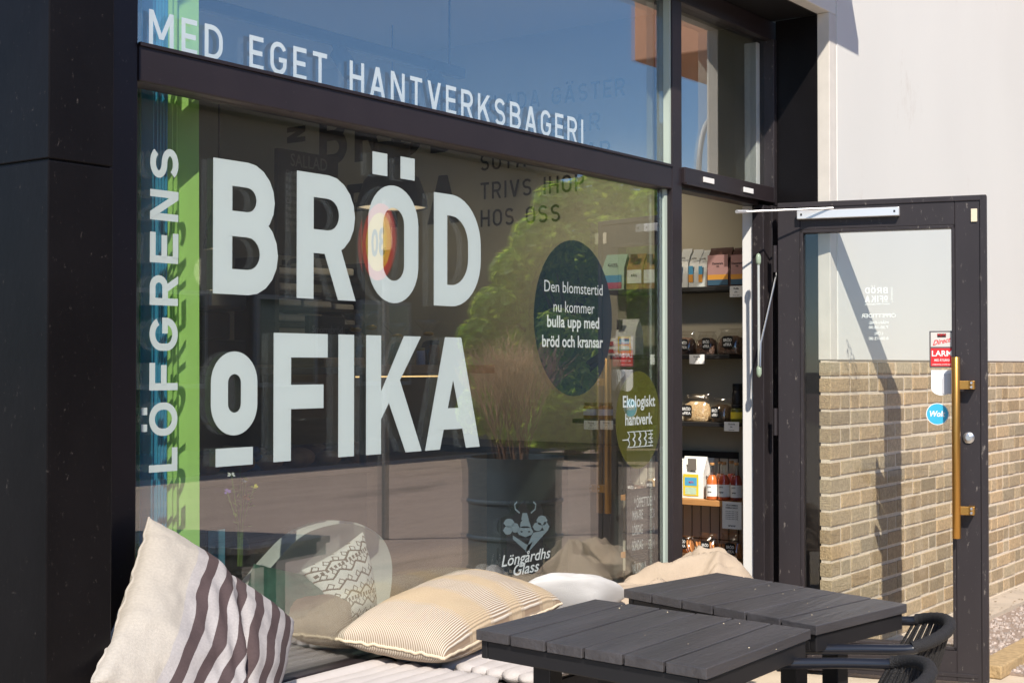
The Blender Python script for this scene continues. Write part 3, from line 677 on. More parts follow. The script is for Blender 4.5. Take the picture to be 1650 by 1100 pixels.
# ================================================================== CUSHIONS
def fabric(name, base, bump=.25, bs=380, rough=.9, var=.05):
    return M(name, base, rough, var=var, vs=14, bump=bump, bs=bs, spec=.2)
def striped(name, bands, base, soft=.25):
    """bands: list of (start, colour) along the u of the cushion"""
    m = fabric(name, base, .3, 420); n = m.node_tree.nodes; l = m.node_tree.links; b = n['Principled BSDF']
    uv = n.new('ShaderNodeUVMap'); sx = n.new('ShaderNodeSeparateXYZ'); l.new(uv.outputs[0], sx.inputs[0])
    cr = n.new('ShaderNodeValToRGB'); cr.color_ramp.interpolation = 'CONSTANT'; e = cr.color_ramp.elements
    e[0].position = bands[0][0]; e[0].color = bands[0][1]; e[1].position = bands[1][0]; e[1].color = bands[1][1]
    for p, c in bands[2:]: x = e.new(p); x.color = c
    t = n.new('ShaderNodeTexNoise'); t.inputs['Scale'].default_value = 90; t.inputs['Detail'].default_value = 6; l.new(uv.outputs[0], t.inputs[0])
    mr = n.new('ShaderNodeMapRange'); mr.inputs[1].default_value = .35; mr.inputs[2].default_value = .65; mr.inputs[3].default_value = .93; mr.inputs[4].default_value = 1.06; l.new(t.outputs[0], mr.inputs[0])
    l.new(sx.outputs[0], cr.inputs[0]); s = n.new('ShaderNodeVectorMath'); s.operation = 'SCALE'; l.new(cr.outputs[0], s.inputs[0]); l.new(mr.outputs[0], s.inputs['Scale'])
    l.new(s.outputs[0], b.inputs['Base Color']); return m
def pillow(name, quad, T, mat, label, cat='cushion', up=None, n=46, pinch=.07, wr=.006, wf=7.0, seed=0, fold=None, power=.42, group=None, loc=None, flat=.55, seam=None, uvw=0):
    """quad: corners A, B, C, D in order; puffed between two faces"""
    A, B, C, D = [Vector(p) for p in quad]; nrm = (B-A).cross(D-A).normalized()
    if up is not None and nrm.dot(Vector(up)) < 0: nrm = -nrm
    mb = MB(); mb.uv = []; off = Vector((seed*3.1, seed*1.7, 0))
    def pt(u, v, sgn):
        uu, vv = 2*u-1, 2*v-1
        pu = uu*(1-pinch*(1-vv*vv)*abs(uu)**2); pv = vv*(1-pinch*(1-uu*uu)*abs(vv)**2)
        a, b = (pu+1)/2, (pv+1)/2
        p = A*(1-a)*(1-b)+B*a*(1-b)+C*a*b+D*(1-a)*b
        pr = max(0, (1-uu**2))**power*max(0, (1-vv**2))**power
        h = T*pr*(1.0 if sgn > 0 else flat)
        q = Vector((u*wf, v*wf, .3*sgn))+off
        w = (noise.noise(q)*1.0+noise.noise(q*2.3)*.5+noise.noise(q*5)*.2)*wr*(pr**.6)
        edge = wr*1.2*noise.noise(Vector((u*16, v*16, seed)))*(1-pr)**3
        if fold: w += fold(u, v)*pr**.5*(1 if sgn > 0 else .3)
        return p+nrm*(h*sgn+w+edge)
    for sgn in (1, -1):
        k = len(mb.v)
        for i in range(n+1):
            for j in range(n+1):
                u, v = .5-.5*math.cos(math.pi*i/n), .5-.5*math.cos(math.pi*j/n)
                mb.v.append(pt(u, v, sgn) if 0 < i < n and 0 < j < n else pt(u, v, 1)); mb.uv.append((u+(uvw*noise.noise(Vector((u*3, v*4.5, seed)))*min(1, u*3) if uvw else 0), v))
        for i in range(n):
            for j in range(n):
                a = k+i*(n+1)+j; f = (a, a+n+1, a+n+2, a+1)
                mb.f.append(f if sgn > 0 else f[::-1]); mb.m.append(0)
    c = (A+B+C+D)/4
    rim = [pt(.5-.5*math.cos(math.pi*i/n), 0, 1) for i in range(n)]+[pt(1, .5-.5*math.cos(math.pi*i/n), 1) for i in range(n)]+[pt(.5+.5*math.cos(math.pi*i/n), 1, 1) for i in range(n)]+[pt(0, .5+.5*math.cos(math.pi*i/n), 1) for i in range(n)]
    if seam is None:
        mb.build(name, mat, smooth=True, loc=loc or c, label=label, cat=cat, group=group); return None
    root = thing(name, label, cat, loc or c, group)
    mb.build('cover', mat, root, smooth=True)
    sb = MB(); sb.tube(rim, seam[0], 6, closed=True); sb.build('piping', seam[1], root, smooth=True)
    return root
CREAM = lin(184, 176, 165); DKS = lin(86, 72, 72); LTS = lin(176, 170, 168)
bands = [(0, CREAM), (.235, LTS)]; x = .295
for i in range(6):
    bands += [(x, DKS), (x+.058, LTS)]; x += .116
bands = [(p if p < .99 else .99, c) for p, c in bands]; bands.append((.985, CREAM))
TT, RR, LL = P(240, 834, y=-.075), P(470, 1003, y=-.17), P(148, 1098, y=-.36)
BBq = RR+LL-TT
def sfold(u, v):
    s = 0
    for (a, b, c, w, am) in ((.9, -.42, .30, .035, .016), (.95, -.30, .46, .03, -.014), (.85, -.52, .12, .04, .014), (.4, .9, .82, .05, -.010), (.8, -.6, -.05, .04, .010)):
        d = (u*a+v*b-c)/math.hypot(a, b); m = max(0, min(1, (u-.25)*2.2))
        s += 1.5*am*math.exp(-(d/w)**2)*m
    for (a, b, c, w, am) in ((.15, 1, .16, .03, .007), (.1, 1, .42, .05, -.006), (-.2, 1, .62, .04, .006)):
        s += am*math.exp(-((u*a+v*b-c)/w)**2)*(1-u)
    return s
pillow('striped_cushion', (TT, RR, BBq, LL), .085, striped('striped_canvas', bands, CREAM), 'large cream cushion with wide brown and grey stripes leaning on the pillar', up=(-.4, -1, .2), wr=.012, wf=4.5, seed=1, uvw=.03, fold=sfold, n=90, pinch=.04, power=.36, seam=(.0035, fabric('cream_canvas', CREAM)))
# the fabric tag on its lower left corner
# woven cushion: ribbed and plain bands across, u runs along the short side
def woven(name):
    m = fabric(name, lin(214, 186, 148), .2, 300); n = m.node_tree.nodes; l = m.node_tree.links; b = n['Principled BSDF']
    uv = n.new('ShaderNodeUVMap'); sx = n.new('ShaderNodeSeparateXYZ'); l.new(uv.outputs[0], sx.inputs[0])
    cr = n.new('ShaderNodeValToRGB'); cr.color_ramp.interpolation = 'CONSTANT'; e = cr.color_ramp.elements
    rib, pla, lin_ = (0, 0, 0, 1), (1, 1, 1, 1), (.5, .5, .5, 1)
    bb = [(0, rib), (.2, lin_), (.225, pla), (.38, lin_), (.405, rib), (.53, lin_), (.555, pla), (.64, lin_), (.665, rib), (.80, lin_), (.825, pla), (.92, lin_), (.945, rib)]
    e[0].position, e[0].color = bb[0]; e[1].position, e[1].color = bb[1]
    for p, c in bb[2:]: q = e.new(p); q.color = c
    l.new(sx.outputs[1], cr.inputs[0])
    w = n.new('ShaderNodeMath'); w.operation = 'MULTIPLY'; w.inputs[1].default_value = 2*math.pi*62; l.new(sx.outputs[0], w.inputs[0])
    sn = n.new('ShaderNodeMath'); sn.operation = 'SINE'; l.new(w.outputs[0], sn.inputs[0])
    mr = n.new('ShaderNodeMapRange'); mr.inputs[1].default_value = -.3; mr.inputs[2].default_value = .5; l.new(sn.outputs[0], mr.inputs[0])
    c1 = n.new('ShaderNodeMix'); c1.data_type = 'RGBA'; c1.inputs[6].default_value = lin(152, 130, 108); c1.inputs[7].default_value = lin(220, 209, 192); l.new(mr.outputs[0], c1.inputs[0])
    t = n.new('ShaderNodeTexNoise'); t.inputs['Scale'].default_value = 120; t.inputs['Detail'].default_value = 5; l.new(uv.outputs[0], t.inputs[0])
    c2 = n.new('ShaderNodeMix'); c2.data_type = 'RGBA'; c2.inputs[6].default_value = lin(176, 150, 118); c2.inputs[7].default_value = lin(208, 190, 162); l.new(t.outputs[0], c2.inputs[0])
    c3 = n.new('ShaderNodeMix'); c3.data_type = 'RGBA'; l.new(cr.outputs[0], c3.inputs[0]); l.new(c1.outputs[2], c3.inputs[6]); l.new(c2.outputs[2], c3.inputs[7])
    l.new(c3.outputs[2], b.inputs['Base Color'])
    bp = n.new('ShaderNodeBump'); bp.inputs['Strength'].default_value = .5; bp.inputs['Distance'].default_value = .003; l.new(sn.outputs[0], bp.inputs['Height']); l.new(bp.outputs[0], b.inputs['Normal'])
    return m
WOV = woven('woven_stripe_fabric')
qa, qb, qc = P(541, 1030, z=.555), P(716, 1060, z=.525), P(905, 972, z=.575)
pillow('woven_cushion', (qa, qb, qc, qa+qc-qb+Vector((0, 0, .03))), .115, WOV, 'plump beige woven cushion with ribbed bands lying on the bench', up=(0, 0, 1), wr=.007, wf=4, seed=3, n=70, pinch=.03, power=.34, flat=.62, seam=(.005, fabric('beige_cord', lin(226, 208, 180), .5)))
WCOT = fabric('white_cotton', lin(188, 185, 181), .2, 300, var=.02)
wa, wb, wc = P(800, 985, z=.53), P(960, 985, z=.52), P(1010, 958, z=.56)
pillow('white_cushion', (wa, wb, wc, wa+wc-wb), .12, WCOT, 'plain bright white cushion between the woven cushion and the tan throw', up=(0, 0, 1), wr=.008, wf=4, seed=5, power=.34, pinch=.04)
# crumpled throw
mb = MB(); ta = P(950, 990, z=.48); tb_ = P(1130, 955, z=.48); nx, ny = 90, 46
for i in range(nx+1):
    for j in range(ny+1):
        u, v = i/nx, j/ny; x = ta.x-.05+u*1.0; y = -.44+v*.40
        env = math.sin(math.pi*min(1, u*1.02))**.45*(.30+.70*math.sin(math.pi*min(1, .08+v*.84)))
        q = Vector((u*3.6+v*1.2, v*1.5-u*.4, 2.2)); ridge = abs(noise.noise(q*1.5)); fine = noise.noise(q*3.1)+.5*noise.noise(q*6.5)
        z = BZ+.012+env*(.088+.075*math.exp(-((u-.66)/.22)**2)-.05*math.exp(-((u-.36)/.06)**2)+.20*(.30-ridge)+.030*fine)
        mb.v.append(Vector((x+.05*noise.noise(q*2+Vector((5, 0, 0))), y+.05*noise.noise(q*2+Vector((0, 7, 0))), max(z, BZ+.006))))
for i in range(nx):
    for j in range(ny): a = i*(ny+1)+j; mb.f.append((a, a+ny+1, a+ny+2, a+1)); mb.m.append(0)
n0 = len(mb.v); mb.v += [v-Vector((0, 0, .005)) for v in mb.v[:n0]]; mb.f += [tuple(i+n0 for i in f[::-1]) for f in mb.f[:]]; mb.m += [0]*(len(mb.f)-len(mb.m))
mb.build('throw_blanket', fabric('tan_fleece', lin(178, 160, 139), .35, 220), smooth=True, loc=(ta.x+.4, -.24, BZ), label='crumpled tan throw blanket heaped on the right end of the bench', cat='blanket')
# quilted seat pads
def pad(name, x0, x1, y0, y1, label, nr=8, ties=False):
    root = thing(name, label, 'seat pad', ((x0+x1)/2, (y0+y1)/2, BZ), 'white quilted seat pads')
    mb = MB(); w = (y1-y0)/nr; ns = 10; nl = 26
    for r in range(nr):
        yc = y0+w*(r+.5); rings = []
        for i in range(nl+1):
            u = i/nl; x = x0+(x1-x0)*u; e = min(1, min(u, 1-u)*16); e = math.sqrt(1-(1-e)**2)*.85+.15
            wob = .007*noise.noise(Vector((u*6, r*1.3, 1))); hz = .038+.008*noise.noise(Vector((u*3, r*.8, 4)))
            rings.append([(x+.006*noise.noise(Vector((r*2.0, u, 3))), yc+wob+w*.63*e*math.cos(2*math.pi*k/ns), BZ+.002+hz*.5+hz*.5*e*math.sin(2*math.pi*k/ns)) for k in range(ns)])
        mb.loft(rings)
    mb.build('cover', M('white_canvas', lin(190, 182, 177), .85, var=.04, vs=20, bump=.3, bs=200), root, smooth=50)
    if ties:
        for dx in (0, .025):
            tb = MB(); x = x1-.03+dx; tb.tube([(x, y0+.01, BZ+.02), (x+.01, y0-.018, BZ-.0), (x+.02-dx, y0-.03, BZ-.07), (x+.005+dx, y0-.026, BZ-.15)], .003, 6); tb.build('tie', WCOT, root, smooth=True)
    return root
pad('seat_pad', 2.30, 3.30, -.48, -.04, 'white quilted seat pad at the near left end of the bench')
pad('seat_pad', 3.32, 3.80, -.555, -.04, 'white quilted seat pad with hanging ties beneath the front table', 9, True)

# ================================================================== TABLES
TABS = []
def table(name, o, ex, ey, label, nb=6, H=.73):
    """o: corner nearest the window on the left; ex along the planks; ey across"""
    o, ex, ey = Vector(o), Vector(ex), Vector(ey); th = .024; TABS.append((o, ex, ey))
    t = thing(name, label, 'table', o+ex*.5+ey*.5-Vector((0, 0, H)), 'black plank tables')
    def bar(mb, u0, u1, v0, v1, z0, z1, b=.003):
        bm = MB(); bm.bbox((u0, v0, z0), (u1, v1, z1), b)
        lx, ly = ex.length, ey.length
        mb.add([o+ex*(p.x/lx)+ey*(p.y/ly)+Vector((0, 0, p.z-H)) for p in bm.v], bm.f)
    lx, ly = ex.length, ey.length
    mb = MB(); w = ly/nb
    for i in range(nb): bar(mb, 0, lx, i*w+.0038, (i+1)*w-.0038, H-th+random.uniform(-.0008, .0008), H+random.uniform(-.0008, .0008), .0018)
    mb.build('tabletop', TABLEWOOD, t)
    mb = MB(); a = .012; bar(mb, .01, lx-.01, .01, ly-.01, H-th-.0018, H-th-.0011, .0001)  # first bar: thin black sheet added under the planks to darken the gaps
    bar(mb, a, lx-a, a, a+.02, H-th-.045, H-th-.002); bar(mb, a, lx-a, ly-a-.02, ly-a, H-th-.045, H-th-.002)
    bar(mb, a, a+.02, a+.021, ly-a-.021, H-th-.045, H-th-.002); bar(mb, lx-a-.02, lx-a, a+.021, ly-a-.021, H-th-.045, H-th-.002)
    mb.build('frame', CHARC, t)
    for u in (.09, lx-.16):
        for v in (.12, ly-.19):
            mb = MB(); bar(mb, u, u+.055, v, v+.055, .0, H-th-.003); mb.build('leg', CHARC, t)
    return t
ZTB = .73
c = [P(*q, z=ZTB) for q in ((762, 1013), (960, 965), (1305, 1013), (1145, 1078))]
ex = (c[1]-c[0]+c[2]-c[3])/2; ey = (c[3]-c[0]+c[2]-c[1])/2; ce = sum(c, Vector())/4
table('cafe_table', ce-ex/2-ey/2, ex, ey, 'black plank cafe table in front, nearest the woven cushion')
c = [P(*q, z=ZTB) for q in ((997, 948), (1160, 922), (1456, 972), (1325, 1008))]
ex = (c[1]-c[0]+c[2]-c[3])/2; ey = (c[3]-c[0]+c[2]-c[1])/2; ce = sum(c, Vector())/4
table('cafe_table', ce-ex/2-ey/2, ex, ey, 'black plank cafe table behind, nearer the open door')

# ================================================================== CHAIRS
def chair(name, label):
    """local frame: back at +x ... seat faces -y, origin on the floor under the seat centre"""
    t = thing(name, label, 'chair', (0, 0, 0), 'black tube chairs with rope backs')
    W = .205; yb, yf = -.27, .27
    arcp = []
    for i in range(13):
        a = math.pi*(1+i/12); arcp.append((W*1.02*math.cos(a), -.205+(.105)*math.sin(a), .670+.030*abs(math.sin(a))))
    path = [(-W, yf-.03, .0), (-W, yf, .40), (-W, yf-.01, .57), (-W, yf-.05, .636), (-W-.005, -.05, .662)]+arcp+[(W+.005, -.05, .662), (W, yf-.05, .636), (W, yf-.01, .57), (W, yf, .40), (W, yf-.03, 0)]
    fine = []
    for i in range(len(path)-1):                                    # Catmull-Rom smoothing
        p0, p1, p2, p3 = [Vector(path[max(0, min(len(path)-1, i+k))]) for k in (-1, 0, 1, 2)]
        for s in range(4):
            u = s/4; fine.append(.5*((2*p1)+(p2-p0)*u+(2*p0-5*p1+4*p2-p3)*u*u+(3*p1-p0-3*p2+p3)*u**3))
    fine.append(Vector(path[-1]))
    mb = MB(); mb.tube(fine, .0135, 12); mb.build('arm_frame', BLKMETAL, t, smooth=True, local=True)
    for s in (-1, 1):
        mb = MB(); mb.tube([(s*.17, -.20, .43), (s*.19, -.25, .2), (s*.20, -.28, 0)], .012, 10); mb.build('leg', BLKMETAL, t, smooth=True, local=True)
    mb = MB(); ring = [(.195*math.cos(2*math.pi*i/32), .235*math.sin(2*math.pi*i/32), .425) for i in range(32)]; mb.tube(ring, .011, 8, closed=True)
    mb.tube([(-.19, .05, .425), (-W, yf-.005, .425)], .01, 8); mb.tube([(.19, .05, .425), (W, yf-.005, .425)], .01, 8); mb.build('seat_ring', BLKMETAL, t, smooth=True, local=True)
    mb = MB(); mb.lathe([(0, .427), (.185, .427), (.196, .44), (.187, .452), (.16, .462), (0, .466)], (0, 0, 0), 32, False); mb.build('seat_pad', M('grey_seat_fabric', lin(74, 76, 86), .8, bump=.3, bs=250), t, smooth=50, local=True)
    mb = MB(); ns = 17
    for i in range(ns):
        a = math.pi*(1.06+.88*i/(ns-1)); tp = Vector((W*1.02*math.cos(a), -.205+.105*math.sin(a), .670+.030*abs(math.sin(a))))
        b = math.pi*(1.12+.76*i/(ns-1)); bt = Vector((.195*math.cos(b), .235*math.sin(b), .425))
        for sh in (-.006, .006):
            q = Vector((sh*math.sin(a), -sh*math.cos(a), 0)); mb.tube([tp+q, (tp+bt)/2+q*.9, bt+q*.6], .0042, 5)
    wr = [Vector((W*1.02*math.cos(math.pi*(1.05+.9*i/40)), -.205+.105*math.sin(math.pi*(1.05+.9*i/40)), .670+.030*abs(math.sin(math.pi*(1.05+.9*i/40))))) for i in range(41)]
    mb.tube(wr, [.0158+.0008*math.sin(i*2.4) for i in range(41)], 10)
    mb.build('rope_back', ROPE, t, smooth=50, local=True)
    return t
FX = Vector((.948, .319, 0)); FY = Vector((-.319, .948, 0)); rz = math.atan2(FX.y, FX.x)
tan1 = P(1538, 1003, z=.74); tan2 = P(1478, 1083, z=.74)
c1 = chair('tube_chair', 'black tube chair with rope back at the table nearer the door')
o1 = tan1+FX*.22+FY*.24-RGT*.085; c1.location = (o1.x, o1.y, 0); c1.rotation_euler = (0, 0, rz)
o2 = tan2+FX*.22+FY*.24-RGT*.050; dup(c1, (o2.x, o2.y, 0), 'black tube chair with rope back at the front table, cut by the picture edge')

# ================================================================== INSIDE: shelves and goods on the side wall
SFX = 6.2
def shelf(py, pl, pr, wood, label, th=.022):
    z = P(1098, py, x=SFX).z; ya, yb = P(pl, py, x=SFX).y, max(.30, P(pr, py, x=SFX).y)
    mb = MB(); mb.bbox((SFX, yb, z-th), (WX-.013, ya, z), .002)
    mb.build('wall_shelf', OAK if wood else BLKSHELF, loc=(6.3, (ya+yb)/2, z), label=label, cat='shelf', group='shelves on the side wall')
    return z
zs1 = shelf(463, 972, 1215, False, 'top black wall shelf carrying coffee bags'); zs2 = shelf(571, 982, 1215, False, 'second black wall shelf carrying dark granola bags')
zs3 = shelf(679, 922, 1215, False, 'third black wall shelf with honey jars and pale granola'); zs4 = shelf(803, 1000, 1215, True, 'upper oak wall shelf with juice bottles', .028); zs5 = shelf(898, 1000, 1215, True, 'lower oak wall shelf with cookie bags', .028)
def spot(pl, pr, pt, z, dx=.10):
    """position, width and height of something whose front spans pixels pl..pr and reaches up to pt, standing at height z"""
    x = SFX+dx; yl, yr = P(pl, 500, x=x).y, P(pr, 500, x=x).y; zt = P((pl+pr)/2, pt, x=x).z
    return Vector((x, (yl+yr)/2, z)), yl-yr, zt-z
def rect(mb, u0, u1, z0, z1, d, k=0): mb.face([(d, -u0, z0), (d, -u1, z0), (d, -u1, z1), (d, -u0, z1)])
def gift_text(mb, s, size, cu, z, d, bold=.02, xs=1.0, **kw): btext(mb, s, size, lambda u, v, k=0: Vector((d, -(cu+u), z+v)), bold=bold, xs=xs, **kw)
def bag(pl, pr, pt, z, body, label, fields, texts=(), dx=.10, d=.08, group='paper coffee bags on the shelves', cat='bag', turn=0.0, fold=True):
    loc, w, h = spot(pl, pr, pt, z, dx); t = thing('paper_bag', label, cat, loc, group, rot=(0, 0, turn)); mb = MB(); rings = []
    for f, ww, dd in ((0, .97, 1), (.02, 1, 1), (.3, 1.0, 1.0), (.62, .99, .9), (.82, .985, .5), (.93, .97, .14), (1.0, .97, .05)):
        rings.append([(dd*d*sx*.5+(1-dd)*d*.06+.002*noise.noise(Vector((sx, sy, f*9+pl))), -ww*w*.5*sy, f*h) for sx, sy in ((-1, -1), (-1, -.3), (-1, .3), (-1, 1), (0, 1.0-(.10 if .2 < f < .9 else 0)), (1, 1), (1, -1), (0, -1.0+(.10 if .2 < f < .9 else 0)))])
    mb.loft(rings); mb.build('bag', body, t, smooth=35, local=True)
    dd = -d*.5-.0035
    for (u0, u1, z0, z1, m) in fields:
        mb = MB(); rect(mb, u0*w, u1*w, z0*h, z1*h, dd); mb.build('label', m, t, local=True); dd -= .0006
    for s, sz, cz, m in texts:
        mb = MB(); gift_text(mb, s, sz*h, 0, cz*h, dd); mb.build('print', m, t, local=True)
    return t
SILV = M('pale_bag_foil', lin(216, 218, 214), .4, bump=.3, bs=30); KRAFT = M('kraft_paper', lin(168, 128, 84), .8, bump=.25, bs=40); WBAG = M('white_paper_bag', lin(238, 236, 230), .7, bump=.3, bs=35)
CHOC = M('chocolate_bag', lin(84, 52, 46), .5, bump=.3, bs=35); PINKP = M('dusty_pink_print', lin(186, 140, 136), .6); SKY_ = M('sky_blue_print', lin(84, 170, 214), .6); ORNG = M('orange_print', lin(228, 158, 62), .6); YELL = M('yellow_print', lin(228, 206, 60), .6); ROSE = M('rose_print', lin(200, 90, 120), .6); TEALP = M('petrol_print', lin(60, 96, 120), .6)
MINT = M('mint_bag', lin(186, 214, 190), .6, bump=.3, bs=35)
bag(977, 1012, 410, zs1, MINT, 'pale mint coffee bag with blue and rose print at the left shelf end', [(-.4, .4, .22, .42, SKY_), (-.4, .4, .05, .22, ROSE)], [('KAFFE', .11, .66, INK)])
bag(1016, 1042, 409, zs1, KRAFT, 'brown kraft coffee bag with a white label', [(-.44, .44, .18, .55, PAPER), (-.22, .22, .74, .98, CHOC)], [('RÅG', .10, .36, INK)])
bag(1043, 1066, 409, zs1, KRAFT, 'brown kraft coffee bag half hidden by the window mullion', [(-.44, .44, .18, .55, PAPER), (-.22, .22, .74, .98, CHOC)])
for i, (a, b, l) in enumerate(((1100, 1116, 'white coffee bag with blue and orange stripe, leftmost of the three in the doorway'), (1118, 1134, 'white coffee bag with blue and orange stripe, middle of the three in the doorway'), (1134, 1148, 'white coffee bag half behind the chocolate bag'))):
    bag(a, b, 401+i, zs1, SILV, l, [(-.5, -.05, .34, .56, SKY_), (-.5, -.05, .14, .34, ORNG)], [('KAFFE', .07, .72, INK)], d=.10)
for a, b, l in ((1145, 1182, 'chocolate coffee bag with pink, orange and petrol picture'), (1183, 1206, 'chocolate coffee bag cut by the white door lining')):
    bag(a, b, 399, zs1, CHOC, l, [(-.44, .44, .28, .80, PINKP), (-.44, .44, .16, .30, ORNG), (-.44, .44, .03, .17, TEALP)], [('Demerara', .075, .56, INK), ('750', .055, .49, INK)], dx=.06)
bag(998, 1030, 514, zs2, WBAG, 'white flour bag with an ornate yellow label left of the mullion', [(-.36, .30, .05, .52, YELL), (-.28, .22, .29, .45, SKY_), (-.28, .22, .08, .26, MINT), (-.4, -.1, .70, .98, CHARC)], dx=.04)
bag(982, 997, 545, zs2, WBAG, 'small white bag with red diagonal stripes at the shelf end', [(-.4, .4, .55, .8, M('signal_red', lin(190, 40, 40), .5)), (-.4, .4, .12, .35, M('signal_red', (1, 1, 1)))])
bag(1102, 1139, 735, zs4, WBAG, 'white flour bag with ornate yellow label beside the bottles', [(-.36, .30, .06, .58, YELL), (-.29, .23, .30, .50, SKY_), (-.27, .21, .09, .26, MINT), (-.15, .22, .68, .96, M('brown_grey', lin(120, 112, 104), .6))], [('MJÖL', .06, .37, ROSE)])
bag(1084, 1101, 738, zs4, WBAG, 'white flour bag partly hidden by the mullion', [(-.36, .30, .06, .58, YELL)], dx=.13); bag(1126, 1150, 737, zs4, WBAG, 'white flour bag standing behind the first bottle', [], dx=.18)
# clear bags of granola
def granola(name, c1, c2, sc):
    m = M(name, c1, .6, bump=1.0, bs=sc); n = m.node_tree.nodes; l = m.node_tree.links
    v = n.new('ShaderNodeTexVoronoi'); v.inputs['Scale'].default_value = sc; t = n.new('ShaderNodeTexCoord'); l.new(t.outputs['Object'], v.inputs[0])
    r = n.new('ShaderNodeValToRGB'); e = r.color_ramp.elements; e[0].color = c1; e[1].color = c2; q = e.new(.55); q.color = tuple((a+b)*.42 for a, b in zip(c1, c2)); l.new(v.outputs['Color'], r.inputs[0]); l.new(r.outputs[0], n['Principled BSDF'].inputs['Base Color']); return m
GR_D = granola('dark_granola', lin(66, 50, 40), lin(150, 112, 90), 130); GR_L = granola('oat_granola', lin(206, 164, 112), lin(238, 210, 160), 130); GR_B = granola('brown_granola', lin(116, 88, 58), lin(172, 138, 98), 130)
def clear_bag(pl, pr, pt, z, m, label, group='clear bags of granola', fill=.72, dx=.09, txt=True, name='granola_bag', lab=(0, .34)):
    loc, w, h = spot(pl, pr, pt, z, dx); t = thing(name, label, 'bag', loc, group); d = .10
    def rg(f, sx, sy, k, n=14, am=.006):
        return [(d*.5*sx*math.cos(2*math.pi*i/n)+am*noise.noise(Vector((i*1.7+pl, f*7, k))), -w*.5*sy*math.copysign(abs(math.sin(2*math.pi*i/n))**.7, math.sin(2*math.pi*i/n))+am*noise.noise(Vector((i*2.1, f*9, k+pl))), f*h) for i in range(n)]
    if m is not None:
        mb = MB(); mb.loft([rg(f, a, b, 1) for f, a, b in ((0, .80, .86), (.04, .9, .92), (.2, .95, .95), (.42, .85, .90), (fill-.1, .6, .78), (fill, .15, .45))]); mb.build('contents', m, t, smooth=True, local=True)
    mb = MB(); mb.loft([rg(f, a, b, 2, am=.009) for f, a, b in ((0, .86, .92), (.06, 1, 1), (.3, 1.03, 1.0), (.6, .8, .95), (.8, .4, .85), (.92, .14, .74), (1, .08, .95))]); mb.build('film', CELLO, t, smooth=True, local=True)
    mb = MB(); u0, zc = lab; lw = min(w*.40, .06); ll = [(-lw/2, -.02), (lw/2, -.02), (lw/2, .03), (lw*.3, .036), (-lw*.3, .036), (-lw/2, .03)]
    mb.face([(-d*.55, -(u0*w+a), zc*h+b) for a, b in ll]); L = mb.build('label', GASKET, t, local=True)
    if txt:
        mb = MB(); gift_text(mb, 'BRÖD', .020, u0*w, zc*h+.009, -d*.55-.0008, .02, xs=lw/.07); gift_text(mb, 'oFIKA', .020, u0*w, zc*h-.012, -d*.55-.0008, .02, xs=lw/.07); mb.build('print', PAPER, L, local=True)
    return t
clear_bag(1088, 1122, 533, zs2, GR_D, 'clear bag of dark granola nearest the mullion', lab=(.15, .35)); clear_bag(1123, 1156, 534, zs2, GR_D, 'clear bag of dark granola, middle one on the second shelf', lab=(.2, .4)); clear_bag(1157, 1200, 529, zs2, GR_D, 'clear bag of dark granola beside the white door lining', lab=(.05, .42))
clear_bag(1101, 1146, 634, zs3, GR_L, 'clear bag of pale oat granola lit by the sun', lab=(-.2, .34)); clear_bag(1147, 1180, 640, zs3, GR_B, 'clear bag of brown granola next to the pale one', lab=(-.1, .34))
clear_bag(1010, 1040, 775, zs4, GR_D, 'clear bag of dark granola above the letter board'); clear_bag(1042, 1068, 760, zs4, GR_L, 'clear bag of pale biscuits above the letter board')
CK = M('ginger_biscuit', lin(196, 132, 76), .7, var=.2, vs=40, bump=.4, bs=120)
for (pl, pr, pt, l, lab) in ((1086, 1121, 862, 'clear bag of fanned ginger biscuits tied at the top', (.1, .6)), (1123, 1158, 858, 'clear bag of round ginger biscuits, middle of the oak shelf', (.1, .42)), (1160, 1200, 859, 'clear bag of round ginger biscuits beside the white door lining', (.1, .40))):
    t = clear_bag(pl, pr, pt, zs5, None, l, 'clear bags of biscuits', name='biscuit_bag', lab=lab); w = spot(pl, pr, pt, zs5, .09)[1]
    for i in range(7):
        mb = MB(); a = R(-62+i*9); q = Matrix.Translation(Vector((-.004, w*.36-i*w*.115, .044))) @ Matrix.Rotation(a*.35, 4, 'X') @ Matrix.Rotation(R(78), 4, 'X') @ Matrix.Rotation(R(14), 4, 'Y')
        mb.lathe([(0, -.004), (.034, -.004), (.037, 0), (.034, .004), (0, .005)], (0, 0, 0), 20, False); mb.v = [q @ v for v in mb.v]; mb.build('biscuit', CK, t, smooth=40, local=True)
